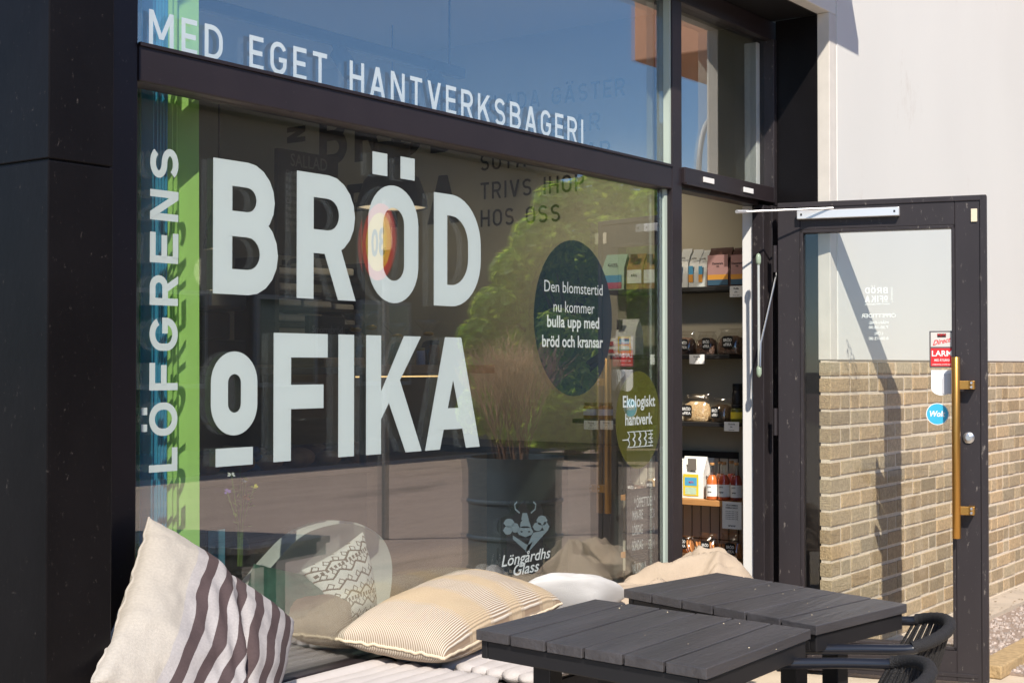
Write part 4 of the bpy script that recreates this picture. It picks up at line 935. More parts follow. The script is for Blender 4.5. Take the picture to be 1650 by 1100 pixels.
# bottles and jars
BOTG = glass('bottle_glass', .06, (.96, .97, .95, 1), .9)
def bottle(px, pb, pt, z, dx, juice, label):
    loc, w, h = spot(px-10, px+10, pt, z, dx); r = w*.44; t = thing('juice_bottle', label, 'bottle', loc, 'juice bottles on the oak shelf')
    mb = MB(); mb.lathe([(0, .002), (r*.92, .002), (r, .006), (r, h*.50), (r*.86, h*.58), (r*.42, h*.74), (r*.36, h*.80), (r*.36, h*.93), (r*.44, h*.935), (r*.44, h*.96), (r*.3, h*.965)], (0, 0, 0), 20, False); B = mb.build('bottle', BOTG, t, smooth=40, local=True)
    mb = MB(); mb.lathe([(0, .004), (r*.88, .004), (r*.95, .008), (r*.95, h*.50), (r*.8, h*.58), (r*.5, h*.665), (0, h*.67)], (0, 0, 0), 20, False); mb.build('juice', juice, B, smooth=40, local=True)
    mb = MB(); mb.lathe([(r*1.01, h*.10), (r*1.01, h*.42)], (0, 0, 0), 20, False); L = mb.build('label', PAPER, t, smooth=True, local=True)
    mb = MB(); gift_text(mb, 'JUICE', h*.045, 0, h*.34, -r*1.03); gift_text(mb, 'ww', h*.08, 0, h*.2, -r*1.03, shear=.4); mb.build('print', INK, L, local=True)
    mb = MB(); mb.lathe([(0, h*.93), (r*.36, h*.93), (r*.40, h*.99), (r*.36, h), (0, h)], (0, 0, 0), 14, False); mb.build('cork', OAK, t, smooth=40, local=True)
J1 = M('apricot_juice', lin(226, 124, 66), .25); J2 = M('blood_orange_juice', lin(206, 84, 56), .25); J3 = M('plum_juice', lin(158, 62, 56), .25)
bottle(1147, 804, 745, zs4, .045, J1, 'apricot coloured juice bottle, front left beside the flour bag'); bottle(1166, 804, 744, zs4, .045, J2, 'blood orange juice bottle, middle of the front row'); bottle(1186, 804, 745, zs4, .045, J3, 'plum coloured juice bottle, front right beside the door lining')
bottle(1160, 800, 743, zs4, .135, J1, 'orange juice bottle in the back row, behind the gap of the first two'); bottle(1178, 800, 742, zs4, .135, J2, 'red juice bottle in the back row, behind the front right one')
def jar(loc, r, h, body, lid, lab, label, group, cat='jar'):
    t = thing('jar', label, cat, loc, group); mb = MB(); mb.lathe([(0, 0), (r*.95, 0), (r, r*.08), (r, h*.72), (r*.9, h*.8), (r*.82, h*.82), (0, h*.82)], (0, 0, 0), 20, False); mb.build('glass_body', body, t, smooth=40, local=True)
    mb = MB(); mb.lathe([(r*.88, h*.82), (r*.9, h*.84), (r*.9, h*.98), (r*.86, h), (0, h)], (0, 0, 0), 20, False); mb.build('lid', lid, t, smooth=40, local=True)
    if lab: mb = MB(); mb.lathe([(r*1.012, h*.22), (r*1.012, h*.6)], (0, 0, 0), 20, False); mb.build('label', lab, t, smooth=True, local=True)
HONEY = M('amber_honey', lin(150, 104, 50), .2); GOLDL = M('gold_lid', lin(176, 156, 110), .35, metal=.6); GREENJ = M('pesto_green', lin(96, 98, 44), .3); LILAC = M('lilac_label', lin(196, 192, 214), .6)
for px, l in ((952, 'honey jar with gold lid at the left end of the shelf'), (976, 'honey jar with gold lid behind the olive film')):
    loc, w, h = spot(px-11, px+11, 648, zs3, .08); jar(loc, w*.46, h, HONEY, GOLDL, LILAC, l, 'honey jars on the shelf')
loc, w, h = spot(1178, 1197, 652, zs3, .05); jar(loc, w*.5, h, GREENJ, GASKET, YELL, 'green pesto jar beside the white door lining', 'pesto jars'); loc, w, h = spot(1180, 1196, 618, zs3, .15); jar(loc, w*.5, h, CHARC, GASKET, None, 'tall dark jar behind the pesto jar', 'pesto jars')
# price cards and the recipe leaflet
def card(pl, pr, pt, pb, lines, label, x=SFX-.004):
    a, b = P(pl, pt, x=x), P(pr, pb, x=x); c = (a+b)/2; t = thing('price_card', label, 'price card', c, 'price cards on the shelf edges'); w = a.y-b.y; h = a.z-b.z
    mb = MB(); mb.box((-.001, -w/2, -h/2), (.001, w/2, h/2)); mb.build('card', PAPER, t, local=True); mb = MB()
    for s, sz, cz in lines: gift_text(mb, s, sz*h, 0, cz*h, -.0018, .01)
    mb.build('print', INK, t, local=True)
L3 = lambda a: [(a, .25, .18), ('59:-', .22, -.12), ('Pris per styck', .12, -.38)]
card(1176, 1197, 461, 478, L3('Kaffe'), 'white price card under the chocolate coffee bag'); card(1111, 1135, 571, 586, L3('Granola'), 'white price card under the dark granola bags'); card(1167, 1191, 679, 695, L3('Granola'), 'white price card under the brown granola bag')
card(941, 964, 677, 692, L3('Honung'), 'white price card under the left honey jar'); card(967, 988, 677, 692, L3('Honung'), 'white price card under the right honey jar'); card(1111, 1139, 898, 915, L3('Kakor & rån'), 'white price card on the lower oak shelf'); card(1048, 1066, 571, 587, L3('Mjöl'), 'white price card left of the mullion on the second shelf')
card(1164, 1195, 807, 853, [('VÄLKOMMEN', .08, .34), ('HEMBAGERIET', .08, .25)]+[('bröd kakor bullar surdeg', .05, .13-.07*i) for i in range(5)]+[('www', .14, -.42)], 'white leaflet hanging below the upper oak shelf', x=SFX-.006)

# ================================================================== INSIDE: letter board, barrel, seat by the window
YB_ = .10
def at(px, py, y): return P(px, py, y=y)
a, b = at(1013, 790, YB_), at(1079, 935, YB_); b.z = .40
t = thing('letter_board', 'black grooved letter board with white opening hours inside the window', 'letter board', ((a.x+b.x)/2, YB_, b.z))
mb = MB(); nr = 46; hz = (a.z-b.z)/nr
for i in range(nr): mb.box((a.x+.012, YB_, b.z+i*hz+.0008), (b.x-.012, YB_+.012, b.z+(i+1)*hz-.0008))
mb.box((a.x+.01, YB_+.006, b.z), (b.x-.01, YB_+.014, a.z)); mb.build('felt', M('black_felt', lin(28, 28, 29), .85, bump=.4, bs=200), t)
mb = MB()
for lo, hi in (((a.x, YB_-.008, b.z), (a.x+.012, YB_+.016, a.z)), ((b.x-.012, YB_-.008, b.z), (b.x, YB_+.016, a.z)), ((a.x+.012, YB_-.008, a.z-.012), (b.x-.012, YB_+.016, a.z))): mb.bbox(lo, hi, .001)
mb.build('frame', CHARC, t)
mb = MB(); mpb = plane((0, YB_-.003, 0), (1, 0, 0), (0, 0, 1), (0, -1, 0)); wd = b.x-a.x
def lrow(s, px, py, al, size=.054, xs=.72):
    p = at(px, py, YB_-.003); btext(mb, s, size, lambda u, v, k=0: mpb(p.x+u, p.z+v, k), al, bold=.012, xs=xs)
lrow('* ÖPPETTIDER *', 1039, 815, 'CENTER', .056, .42)
for l, r, py in (('MÅN-FRE', '7.30-18', 838), ('LÖRDAG', '8-15', 862), ('SÖNDAG', 'STÄNGT', 887), ('VÄLKOMNA', '', 924)):
    p = at(1019, py, YB_-.003); btext(mb, l, .056, lambda u, v, k=0: mpb(p.x+u, p.z+v, k), 'LEFT', bold=.014, xs=.36)
    if r: p2 = at(1060, py-6, YB_-.003); btext(mb, r, .056, lambda u, v, k=0: mpb(p2.x+u, p2.z+v, k), 'RIGHT', bold=.014, xs=.36)
mb.build('white_letters', PAPER, t)
# barrel
YBL = 2.25; pc = at(830, 735, YBL); br = (at(905, 800, YBL)-at(755, 800, YBL)).dot(RGT)/2; bx, by = pc.x, -YBL; bh = pc.z
t = thing('oil_barrel', 'dark grey steel drum planter out on the pavement, mirrored in the window', 'barrel', (bx, by, 0))
prof = [(br*.98, 0), (br, .02)]
for z0 in (.12, .33, .56):
    prof += [(br, z0*bh/.86), (br+.012, (z0+.012)*bh/.86), (br+.012, (z0+.024)*bh/.86), (br, (z0+.036)*bh/.86)]
prof += [(br, bh*.90), (br*1.0, bh*.905), (br+.012, bh*.98), (br+.014, bh), (br-.01, bh), (br-.012, bh-.06), (0, bh-.06)]
mb = MB(); mb.lathe(prof, (0, 0, 0), 56, False); mb.build('drum', M('anthracite_steel', lin(74, 84, 90), .38, metal=.3, var=.1, vs=5), t, smooth=35, local=True)
onbar = lambda u, v, k=0: Vector((u, YL-.0004-k*.0003, v))
def bpoly(mb, pts, k=0):
    # fan-free: subdivide polygon into vertical slivers so that it follows the drum
    us = [p[0] for p in pts]; u0_, u1_ = min(us), max(us); n = max(2, int((u1_-u0_)/.012)); 
    def spans(u):
        ys = []
        for i in range(len(pts)):
            (a, b), (c, d) = pts[i], pts[(i+1) % len(pts)]
            if (a <= u < c) or (c <= u < a): ys.append(b+(d-b)*(u-a)/(c-a))
        return sorted(ys)
    for i in range(n):
        ua, ub = u0_+(u1_-u0_)*(i+.0001)/n, u0_+(u1_-u0_)*(i+.9999)/n; A, B = spans(ua), spans(ub)
        if len(A) == len(B):
            for q in range(0, len(A)-1, 2): mb.face([onbar(ua, A[q], k), onbar(ub, B[q], k), onbar(ub, B[q+1], k), onbar(ua, A[q+1], k)])
t = WIN; s_ = (at(905, 850, YL)-at(805, 850, YL)).x/100
def bp(px, py): q = at(px, py, YL); return (q.x, q.z)
EM = MB()
blob = [bp(*q) for q in ((838, 812), (846, 806), (848, 818), (856, 824), (862, 806), (873, 812), (875, 828), (884, 832), (889, 840), (884, 856), (876, 866), (880, 880), (890, 886), (890, 900), (876, 906), (874, 924), (838, 924), (828, 908), (806, 902), (806, 890), (814, 880), (816, 864), (808, 852), (812, 836), (828, 830))]
bpoly(EM, blob, 0); EMB = EM.build('emblem_field', GASKET, PA)
EM = MB(); el = lambda cx, cy, rx, ry, n=14: [bp(cx+rx*math.cos(2*math.pi*i/n), cy+ry*math.sin(2*math.pi*i/n)) for i in range(n)]
for pts in ([(841, 826), (850, 826), (853, 842), (856, 850), (838, 850), (838, 842)], ): bpoly(EM, [bp(*q) for q in pts], 1)
for e_ in ((846, 856, 13, 9), (820, 842, 9, 7), (818, 854, 8, 7), (830, 850, 7, 8), (873, 838, 9, 8), (866, 848, 8, 7), (879, 848, 6, 8)): bpoly(EM, el(*e_), 1)
for pts in ([(826, 862), (850, 878), (858, 872), (850, 890), (826, 868)], [(858, 858), (884, 852), (850, 890), (846, 888)]): bpoly(EM, [bp(*q) for q in pts], 2)
for sgn, cx in ((-1, 846), (1, 846)):
    hp = [(cx+sgn*9, 826), (cx+sgn*16, 820), (cx+sgn*17, 812), (cx+sgn*13, 808)]
    for q in strip([bp(*x) for x in hp], .006, False): EM.face([onbar(a, b, 2) for a, b in q])
EM.build('emblem', M('pale_blue_grey', lin(120, 136, 142), .6), PA)
EM = MB()
for e_ in ((840, 856, 2.2, 1.6), (852, 856, 2.2, 1.6), (839, 838, 2, 2), (853, 838, 2, 2)): bpoly(EM, el(*e_), 4)
for q in strip([bp(*x) for x in ((836, 862), (846, 866), (856, 862))], .005, False): EM.face([onbar(a, b, 4) for a, b in q])
EM.build('emblem_line', GASKET, PA)
EM = MB()
for s, py, wd_ in (('Löngårdhs', 905, 78), ('Glass', 923, 41)):
    c = bp(848, py); btfit(EM, s, wd_*s_, .055, lambda u, v, k=0: onbar(c[0]+u, c[1]+v, 3), .012, .25)
EM.build('emblem_text', VINYL_W, PA)
# dry shrub in the barrel
t = thing('dry_shrub', 'bare reddish brown twiggy shrub growing in the drum planter', 'shrub', (bx, by, bh-.06)); rs = random.Random(5)
mb = MB(); tw = MB()
def grow(p, d, L, r, lvl):
    r = max(r, .0016); q = p+d*L; (mb if lvl < 2 else tw).tube([p, (p+q)/2+Vector((rs.uniform(-1, 1), rs.uniform(-1, 1), 0))*L*.06, q], [r, r*.8, r*.6], 4 if lvl else 5, caps=False)
    if lvl >= 4: return
    for i in range(4 if lvl < 1 else 3):
        nd = (d+Vector((rs.uniform(-1, 1), rs.uniform(-1, 1), rs.uniform(-.1, .7)))*.42).normalized(); grow(p+d*L*rs.uniform(.45, 1), nd, L*rs.uniform(.6, .82), r*.62, lvl+1)
for i in range(13):
    a = rs.uniform(0, 6.28); grow(Vector((rs.uniform(-.07, .07), rs.uniform(-.07, .07), 0)), Vector((math.cos(a)*.24, math.sin(a)*.24, 1)).normalized(), .32, .008, 0)
mb.build('stem', M('twig_bark', lin(126, 96, 78), .9), t, local=True); tw.build('twigs', M('dry_twig', lin(182, 150, 122), .9), t, local=True)
mb = MB(); mb.lathe([(br*.96, 0), (br*.9, .012), (0, .03)], (bx, by, bh-.055), 30, False); mb.build('potting_soil', M('soil', lin(70, 54, 44), 1, bump=1, bs=60), loc=(bx, by, bh-.05), label='dark soil filling the top of the drum planter', cat='soil', smooth=True)

# seat by the window: round pale chair back, cushions, small table with vase
yc = .27
def oval_shell(label):
    pts = [(372, 985), (400, 948), (440, 900), (478, 862), (515, 845), (556, 839), (590, 848), (617, 868), (630, 900), (630, 940), (622, 980), (606, 1010), (590, 1040), (400, 1040)]
    t = thing('lounge_chair', label, 'armchair', (at(500, 1000, yc).x, yc+.2, 0)); rings = []
    q_ = []
    for i in range(len(pts)):
        p0, p1, p2, p3 = [Vector(pts[(i+k) % len(pts)]) for k in (-1, 0, 1, 2)]
        for s_ in range(4): u = s_/4; q_.append(.5*((2*p1)+(p2-p0)*u+(2*p0-5*p1+4*p2-p3)*u*u+(3*p1-p0-3*p2+p3)*u**3))
    pts = q_; cen = at(505, 960, yc)
    for sc, dy in ((1, .0), (.97, -.012), (.80, .02), (.5, .06), (.2, .085)):
        rings.append([Vector((cen.x+(at(*p, yc).x-cen.x)*sc, yc+dy, cen.z+(at(*p, yc).z-cen.z)*sc)) for p in pts])
    back = [[q+Vector((0, .05, 0)) for q in r] for r in rings]
    mb = MB(); mb.loft(list(reversed(back))+rings); mb.build('backrest', M('pale_plastic_shell', lin(206, 206, 196), .5), t, smooth=35)
    mb = MB(); x0, x1 = cen.x-.28, cen.x+.28; mb.bbox((x0, yc+.02, .40), (x1, yc+.46, .44), .015); mb.build('seat', M('pale_plastic_shell', (1, 1, 1)), t)
    for x in (x0+.04, x1-.04):
        for y in (yc+.06, yc+.42): mb = MB(); mb.tube([(x, y, .0), (x, y, .40)], .012, 8); mb.build('leg', BLKMETAL, t, smooth=True)
    return t
oval_shell('pale round backed chair inside the window with letter shadows on it')
mb = MB(); mb.bbox((2.36, .06, .0), (5.0, .40, .455), .01); mb.build('window_seat', M('dark_green_bench', lin(52, 62, 58), .6), loc=(3.7, .23, 0), label='low dark window seat inside behind the glass', cat='bench')
GREENV = M('green_leaf_velvet', lin(58, 96, 78), .75, var=.35, vs=16, bump=.4, bs=40)
q = [at(368, 1006, .12), at(566, 1040, .09), at(552, 938, .19), at(408, 908, .20)]
pillow('green_cushion', q, .05, GREENV, 'dark green leaf patterned cushion inside the window', up=(0, -1, .3), wr=.006, seed=8, n=34)
q = [at(438, 1036, .075), at(574, 1046, .07), at(560, 950, .12), at(462, 962, .13)]
pillow('knit_reflection_cushion', q, .045, M('brown_rib_knit', lin(150, 128, 104), .9, var=.15, vs=10, bump=.8, bs=180, stretch=(3, 3, .6)), 'brown knitted cushion added in place of the woven cushion reflection, before the green one', up=(0, -1, .4), wr=.006, seed=15, n=34)  # cushion added to imitate the mirror image of the woven one
def ikat():
    m = fabric('ikat_fabric', lin(236, 230, 216), .2, 300); n = m.node_tree.nodes; l = m.node_tree.links
    uv = n.new('ShaderNodeUVMap'); 
    sx = n.new('ShaderNodeSeparateXYZ'); l.new(uv.outputs[0], sx.inputs[0])
    def mth(op, a, b=None, c=None):
        x = n.new('ShaderNodeMath'); x.operation = op
        for i, v in enumerate((a, b, c)):
            if v is None: continue
            if isinstance(v, (int, float)): x.inputs[i].default_value = v
            else: l.new(v, x.inputs[i])
        return x.outputs[0]
    tri = lambda s, k: mth('PINGPONG', mth('MULTIPLY', s, k), 1.0)
    U, V = sx.outputs[0], sx.outputs[1]
    dia = mth('FRACT', mth('ADD', mth('MULTIPLY', tri(U, 7.0), .5), mth('MULTIPLY', V, 6.0)))
    z1 = mth('LESS_THAN', mth('ABSOLUTE', mth('SUBTRACT', dia, .5)), .085)
    dm = mth('ADD', mth('ABSOLUTE', mth('SUBTRACT', tri(U, 7.0), .5)), mth('ABSOLUTE', mth('SUBTRACT', tri(V, 6.0), .5)))
    z2 = mth('LESS_THAN', mth('ABSOLUTE', mth('SUBTRACT', dm, .28)), .06)
    band = mth('LESS_THAN', mth('ABSOLUTE', mth('SUBTRACT', mth('FRACT', mth('MULTIPLY', V, 2.0)), .62)), .05)
    z3 = mth('MULTIPLY', band, mth('GREATER_THAN', tri(U, 34.0), .4))
    f = mth('MAXIMUM', mth('MAXIMUM', z1, z2), z3)
    mx = n.new('ShaderNodeMix'); mx.data_type = 'RGBA'; mx.inputs[6].default_value = lin(238, 234, 222); mx.inputs[7].default_value = lin(96, 84, 58); l.new(f, mx.inputs[0]); l.new(mx.outputs[2], n['Principled BSDF'].inputs['Base Color']); return m
q = [at(548, 1008, .09), at(606, 998, .16), at(584, 856, .22), at(486, 918, .15)]
pillow('ikat_cushion', q, .055, ikat(), 'white cushion with brown diamond pattern standing inside the window', up=(-.3, -1, .2), wr=.004, seed=11, n=40)
# small round table with vase
tp = at(440, 905, .62); t = thing('side_table', 'small round black side table inside behind the green blind', 'table', (tp.x, .62, 0))
mb = MB(); mb.lathe([(0, tp.z-.02), (.235, tp.z-.02), (.24, tp.z-.01), (.235, tp.z), (0, tp.z)], (tp.x, .62, 0), 36, False); mb.build('tabletop', CHARC, t, smooth=40)
mb = MB(); mb.lathe([(.16, 0), (.16, .012), (.02, .03), (.02, tp.z-.021)], (tp.x, .62, 0), 24, False); mb.build('pedestal', CHARC, t, smooth=40)
v = at(387, 905, .56); t = thing('flower_vase', 'small clear glass bottle vase with wild flowers on the side table', 'vase', (v.x, .56, tp.z)); h = .13
mb = MB(); mb.lathe([(0, .001), (.03, .001), (.033, .006), (.033, h*.62), (.026, h*.78), (.013, h*.86), (.013, h*1.05), (.016, h*1.08)], (0, 0, 0), 20, False); mb.build('glass', JARGL, t, smooth=40, local=True)
t = thing('wild_flowers', 'bunch of white, violet and orange wild flowers in the vase', 'flowers', (v.x, .56, tp.z)); rs = random.Random(9)
st, lf = MB(), MB(); PET = {'w': (MB(), M('white_petal', lin(238, 238, 230), .7)), 'v': (MB(), M('violet_petal', lin(140, 110, 190), .7)), 'o': (MB(), M('orange_petal', lin(206, 120, 60), .7)), 'y': (MB(), M('yellow_petal', lin(196, 190, 60), .7))}
for (dx, hz, c) in ((-.004, .37, 'w'), (-.035, .315, 'w'), (-.052, .26, 'v'), (.045, .295, 'y'), (.036, .235, 'o'), (.06, .27, 'y'), (.0, .29, 'w')):
    top = Vector((dx*.85, rs.uniform(-.02, .02), hz)); st.tube([(rs.uniform(-.012, .012), rs.uniform(-.01, .01), .015), (dx*.2, 0, .15), top], .0016, 5)
    for i in range(9):
        a = rs.uniform(0, 6.28); b = rs.uniform(-.5, 1.4); d = Vector((math.cos(a)*math.cos(b), math.sin(a)*math.cos(b), math.sin(b))); s = d.orthogonal().normalized()*.005; o_ = top+d*.011
        PET[c][0].face([top, o_+s-d*.003, o_+d*.004, o_-s-d*.003])
for i in range(34):
    hz = rs.uniform(.13, .27); p = Vector((rs.uniform(-.02, .03)*(hz/.13), rs.uniform(-.02, .02), hz)); a = rs.uniform(0, 6.28); d = Vector((math.cos(a), math.sin(a), rs.uniform(-.1, .9))).normalized()*rs.uniform(.018, .04); s = d.cross(Vector((0, 0, 1))).normalized()*.007
    lf.face([p, p+d*.5+s, p+d, p+d*.5-s])
st.build('stem', M('stem_green', lin(110, 130, 60), .7), t, local=True); lf.build('leaf', M('fresh_leaf', lin(128, 150, 58), .6, trans=.3), t, local=True)
for k, (m_, mt) in PET.items(): m_.build('petal', mt, t, local=True)
a, b = at(333, 852, .5), at(364, 928, .5); mb = MB(); mb.bbox((a.x, .5, b.z), (b.x, .51, a.z), .002); PF = thing('picture_card', 'small framed teal picture standing behind the green blind', 'picture', ((a.x+b.x)/2, .505, b.z)); mb.build('frame', CHARC, PF)
mb = MB(); mb.box((a.x+.006, .4985, b.z+.006), (b.x-.006, .4997, a.z-.006)); mb.build('picture', M('teal_picture', lin(96, 150, 166), .6, var=.45, vs=14), PF)

# ================================================================== INSIDE: counter, pastries, boards, lamps
YC = 1.40
x0, x1, xm = at(315, 700, YC).x, at(592, 700, YC).x, at(745, 700, YC).x
zc0 = (at(330, 771, YC).z+at(585, 748, YC).z)/2; zct = at(500, 592, YC).z
t = thing('pastry_case', 'dark glass fronted pastry display case filled with buns', 'display case', ((x0+x1)/2, YC+.35, 0))
DKW = M('dark_counter_wood', lin(70, 56, 46), .5, var=.15, vs=10); BRW = M('brown_counter_wood', lin(122, 100, 76), .5, var=.15, vs=10, stretch=(1, 1, 8))
mb = MB(); mb.bbox((x0, YC, 0), (x1, YC+.7, zc0-.035), .004); mb.build('base', DKW, t); mb = MB(); mb.bbox((x0, YC-.02, zc0-.034), (x1, YC+.7, zc0), .004); mb.build('shelf_board', BRW, t)
mb = MB(); mb.bbox((x0, YC, zct-.03), (x1, YC+.7, zct), .004); mb.build('top', DKW, t); mb = MB(); mb.bbox((x0, YC+.66, zc0), (x1, YC+.7, zct-.031), .002); mb.build('back_panel', DKW, t)
mb = MB(); mb.box((x0, YC+.05, (zc0+zct)/2-.01), (x1, YC+.55, (zc0+zct)/2)); mb.build('middle_shelf', JARGL, t)
for x in (x0+.01, x1-.012): mb = MB(); mb.bbox((x-.01, YC+.002, zc0), (x+.01, YC+.03, zct-.031), .002); mb.build('post', CHARC, t)
BUN = M('baked_crust', lin(168, 116, 68), .55, var=.3, vs=30, bump=.4, bs=60); BUN2 = M('dark_crust', lin(122, 78, 46), .55, var=.3, vs=30, bump=.4, bs=60); SUG = M('seeded_crust', lin(190, 156, 114), .6, var=.3, vs=60, bump=.5, bs=120)
rs = random.Random(21); ADJ = ['small round', 'long pale', 'dark oval', 'flat seeded', 'tall glossy', 'short plump', 'rough crusted', 'twisted', 'smooth', 'wide cracked', 'dimpled', 'sugar dusted', 'split top', 'knotted', 'flour dusted', 'curved']
for i in range(16):
    px = 336+i*16.0; m = (BUN, BUN2, SUG)[i % 3]; p = at(px, 735, YC+.10+.16*(i % 3)); p.z = zc0; rx = rs.uniform(.055, .085); rz_ = rs.uniform(.032, .05); mb = MB(); n = 14
    rings = []
    for k in range(9):
        th = math.pi*k/8; rings.append([p+Vector((rx*(math.sin(th)+.001)*math.cos(2*math.pi*j/n)*(1+.16*noise.noise(Vector((j, k, i)))), rx*.8*(math.sin(th)+.001)*math.sin(2*math.pi*j/n), rz_-rz_*math.cos(th)*(1+.1*noise.noise(Vector((j*.7, k, i+4)))))) for j in range(n)])
    mb.loft(rings); mb.build('bread_roll', m, smooth=True, loc=p, label='%s bun in the pastry case, %s' % (ADJ[i], ('near its left end', 'left of its middle', 'right of its middle', 'near its right end')[i//4]), cat='bun', group='buns in the pastry case')
for i, (px, py) in enumerate(((392, 728), (408, 728), (420, 727), (400, 714), (413, 713), (407, 700))):
    p = at(px, py, YC+.12); p.z = zc0+.035*((728-py)//13); mb = MB(); mb.lathe([(0, 0), (.03, .003), (.034, .018), (.024, .033), (0, .036)], p, 12, False)
    m = M('striped_wrapper', lin(70, 96, 130), .35); mb.build('wrapped_sweet', m, smooth=True, loc=p, label='blue wrapped sweet, %s of the little pile' % ('bottom left', 'bottom middle', 'bottom right', 'middle left', 'middle right', 'top')[i], cat='sweet', group='pile of wrapped sweets')
t = thing('sales_counter', 'brown wooden sales counter with a lit shelf right of the pastry case', 'counter', ((x1+xm)/2+.2, YC+.6, 0))
xb = xm+.35; z6 = at(620, 614, YC+.2).z
mb = MB(); mb.bbox((x1+.012, YC+.10, 0), (xb, YC+.8, zc0+.0), .004); mb.bbox((x1+.012, YC+.5, zc0), (xb, YC+.8, zct-.03), .004); mb.build('body', BRW, t)
mb = MB(); mb.bbox((x1+.006, YC+.06, zct-.03), (xb, YC+.82, zct+.012), .004); mb.build('worktop', M('lit_oak', lin(150, 116, 80), .5, var=.15, vs=8, stretch=(.4, 6, 6)), t)
mb = MB(); mb.box((x1+.02, YC+.2, z6-.20), (xb, YC+.5, z6-.185)); mb.build('glass_shelf', JARGL, t)
em = bpy.data.materials.new('warm_led'); em.use_nodes = True; bs_ = em.node_tree.nodes['Principled BSDF']; bs_.inputs['Emission Color'].default_value = (1, .62, .25, 1); bs_.inputs['Emission Strength'].default_value = 1.6
mb = MB(); mb.box((x1+.1, YC+.15, zct-.047), (xb-.2, YC+.165, zct-.0405)); mb.build('light_strip', em, t)
mb = MB(); mb.bbox((at(482, 585, YC+.3).x, YC+.14, zct+.001), (at(547, 585, YC+.3).x, YC+.44, zct+.045), .004); mb.build('cutting_board', OAK, loc=(at(515, 585, YC+.3).x, YC+.3, zct), label='thick oak board lying on the counter', cat='board')
# jars, gift bottles and wrapped baskets on the counter
for i, (px, pt, w, m, ld, l) in enumerate(((566, 545, 13, GREENJ, GASKET, 'slim dark green jar, leftmost on the sales counter'), (590, 552, 14, HONEY, GOLDL, 'amber jar with gold lid on the sales counter'), (612, 540, 16, GREENJ, GOLDL, 'green jar with gold lid behind the letter K'), (678, 560, 15, LILAC, GOLDL, 'pale lilac jar on the sales counter'), (700, 548, 17, HONEY, GASKET, 'tall amber jar near the right counter end'), (720, 570, 14, M('clear_grey', lin(150, 150, 146), .2), GASKET, 'grey jar at the right end of the counter'))):
    p = at(px, 588, YC+.25); p.z = zct+.0125; h = at(px, pt, YC+.25).z-p.z; r = (at(px+w/2, 588, YC+.25).x-at(px-w/2, 588, YC+.25).x)/2*.62; jar(p, r, h, m, ld, None, l, 'jars on the sales counter')
rs = random.Random(4)
for i, (px, pt, l) in enumerate(((573, 505, 'tall gift wrapped in clear film, left one on the counter'), (598, 500, 'tall gift wrapped in clear film, middle one on the counter'), (640, 520, 'gift with a green emblem wrapped in clear film'), (690, 515, 'gift with gold bow wrapped in clear film, right one on the counter'))):
    p = at(px, 588, YC+.45); p.z = zct+.0125; h = at(px, pt, YC+.45).z-p.z; t = thing('wrapped_gift', l, 'gift', p, 'gifts in clear film on the counter'); mb = MB()
    mb.loft([[(r*math.cos(2*math.pi*j/11)*(1+.3*noise.noise(Vector((j*2.2, f*5, i)))), r*math.sin(2*math.pi*j/11), f*h) for j in range(11)] for f, r in ((0, .07), (.3, .075), (.6, .04), (.68, .012), (.85, .05), (1, .075))]); mb.build('film', CELLO, t, smooth=True, local=True)
    mb = MB(); mb.lathe([(0, .002), (.05, .002), (.052, .03), (.03, h*.5), (.0, h*.55)], (0, 0, 0), 12, False); mb.build('present', (GREENJ, HONEY, M('emerald', lin(50, 110, 70), .5), CHARC)[i], t, smooth=True, local=True)
    mb = MB(); mb.lathe([(.016, h*.64), (.03, h*.67), (.03, h*.70), (.016, h*.73)], (0, 0, 0), 10, False); mb.build('bow', M('gold_ribbon', lin(196, 158, 60), .35, metal=.5), t, smooth=True, local=True)
# menu boards
def board(pl, pr, pt, pb, y, lines, label, name='menu_board'):
    a, b = at(pl, pt, y), at(pr, pb, y); t = thing(name, label, 'menu board', ((a.x+b.x)/2, y, b.z), 'black menu boards'); mb = MB(); mb.bbox((a.x, y, b.z), (b.x, y+.03, a.z), .003); mb.build('panel', M('chalkboard', lin(22, 23, 24), .6, var=.2, vs=4), t)
    mb = MB(); w = b.x-a.x
    for s, fx, fz, sz, al in lines: btext(mb, s, sz, lambda u, v, k=0: Vector((a.x+fx*w+u, y-.002, b.z+(a.z-b.z)*fz+v)), al, bold=.008, xs=.85)
    mb.build('chalk_text', M('chalk', lin(128, 126, 120), .9), t)
ln = [('SALLAD', .5, .85, .10, 'CENTER')]+[(s, .12, .76-.067*i, .040, 'LEFT') for i, s in enumerate(('Ost & skinka', 'Räksallad', 'Kyckling', 'Tonfisk', 'Caesar', 'Fetaost', 'Rostbiff', 'Dagens soppa', 'Bröd & smör'))]
board(448, 545, 238, 418, 2.75, ln, 'tall black menu board headed SALLAD hanging behind the counter')
board(497, 560, 305, 372, 2.85, [('Frukost / brunch', .5, .6, .09, 'CENTER'), ('FRUKOST', .5, .2, .12, 'CENTER')], 'smaller black menu board partly behind the tall one')
board(420, 480, 425, 520, 2.9, [], 'plain black board on the back wall below the SALLAD board'); board(498, 556, 508, 581, YC+.4, [('Smörrebröd', .5, .62, .05, 'CENTER'), ('39:-', .5, .3, .05, 'CENTER')], 'small chalkboard standing on the oak cutting board')
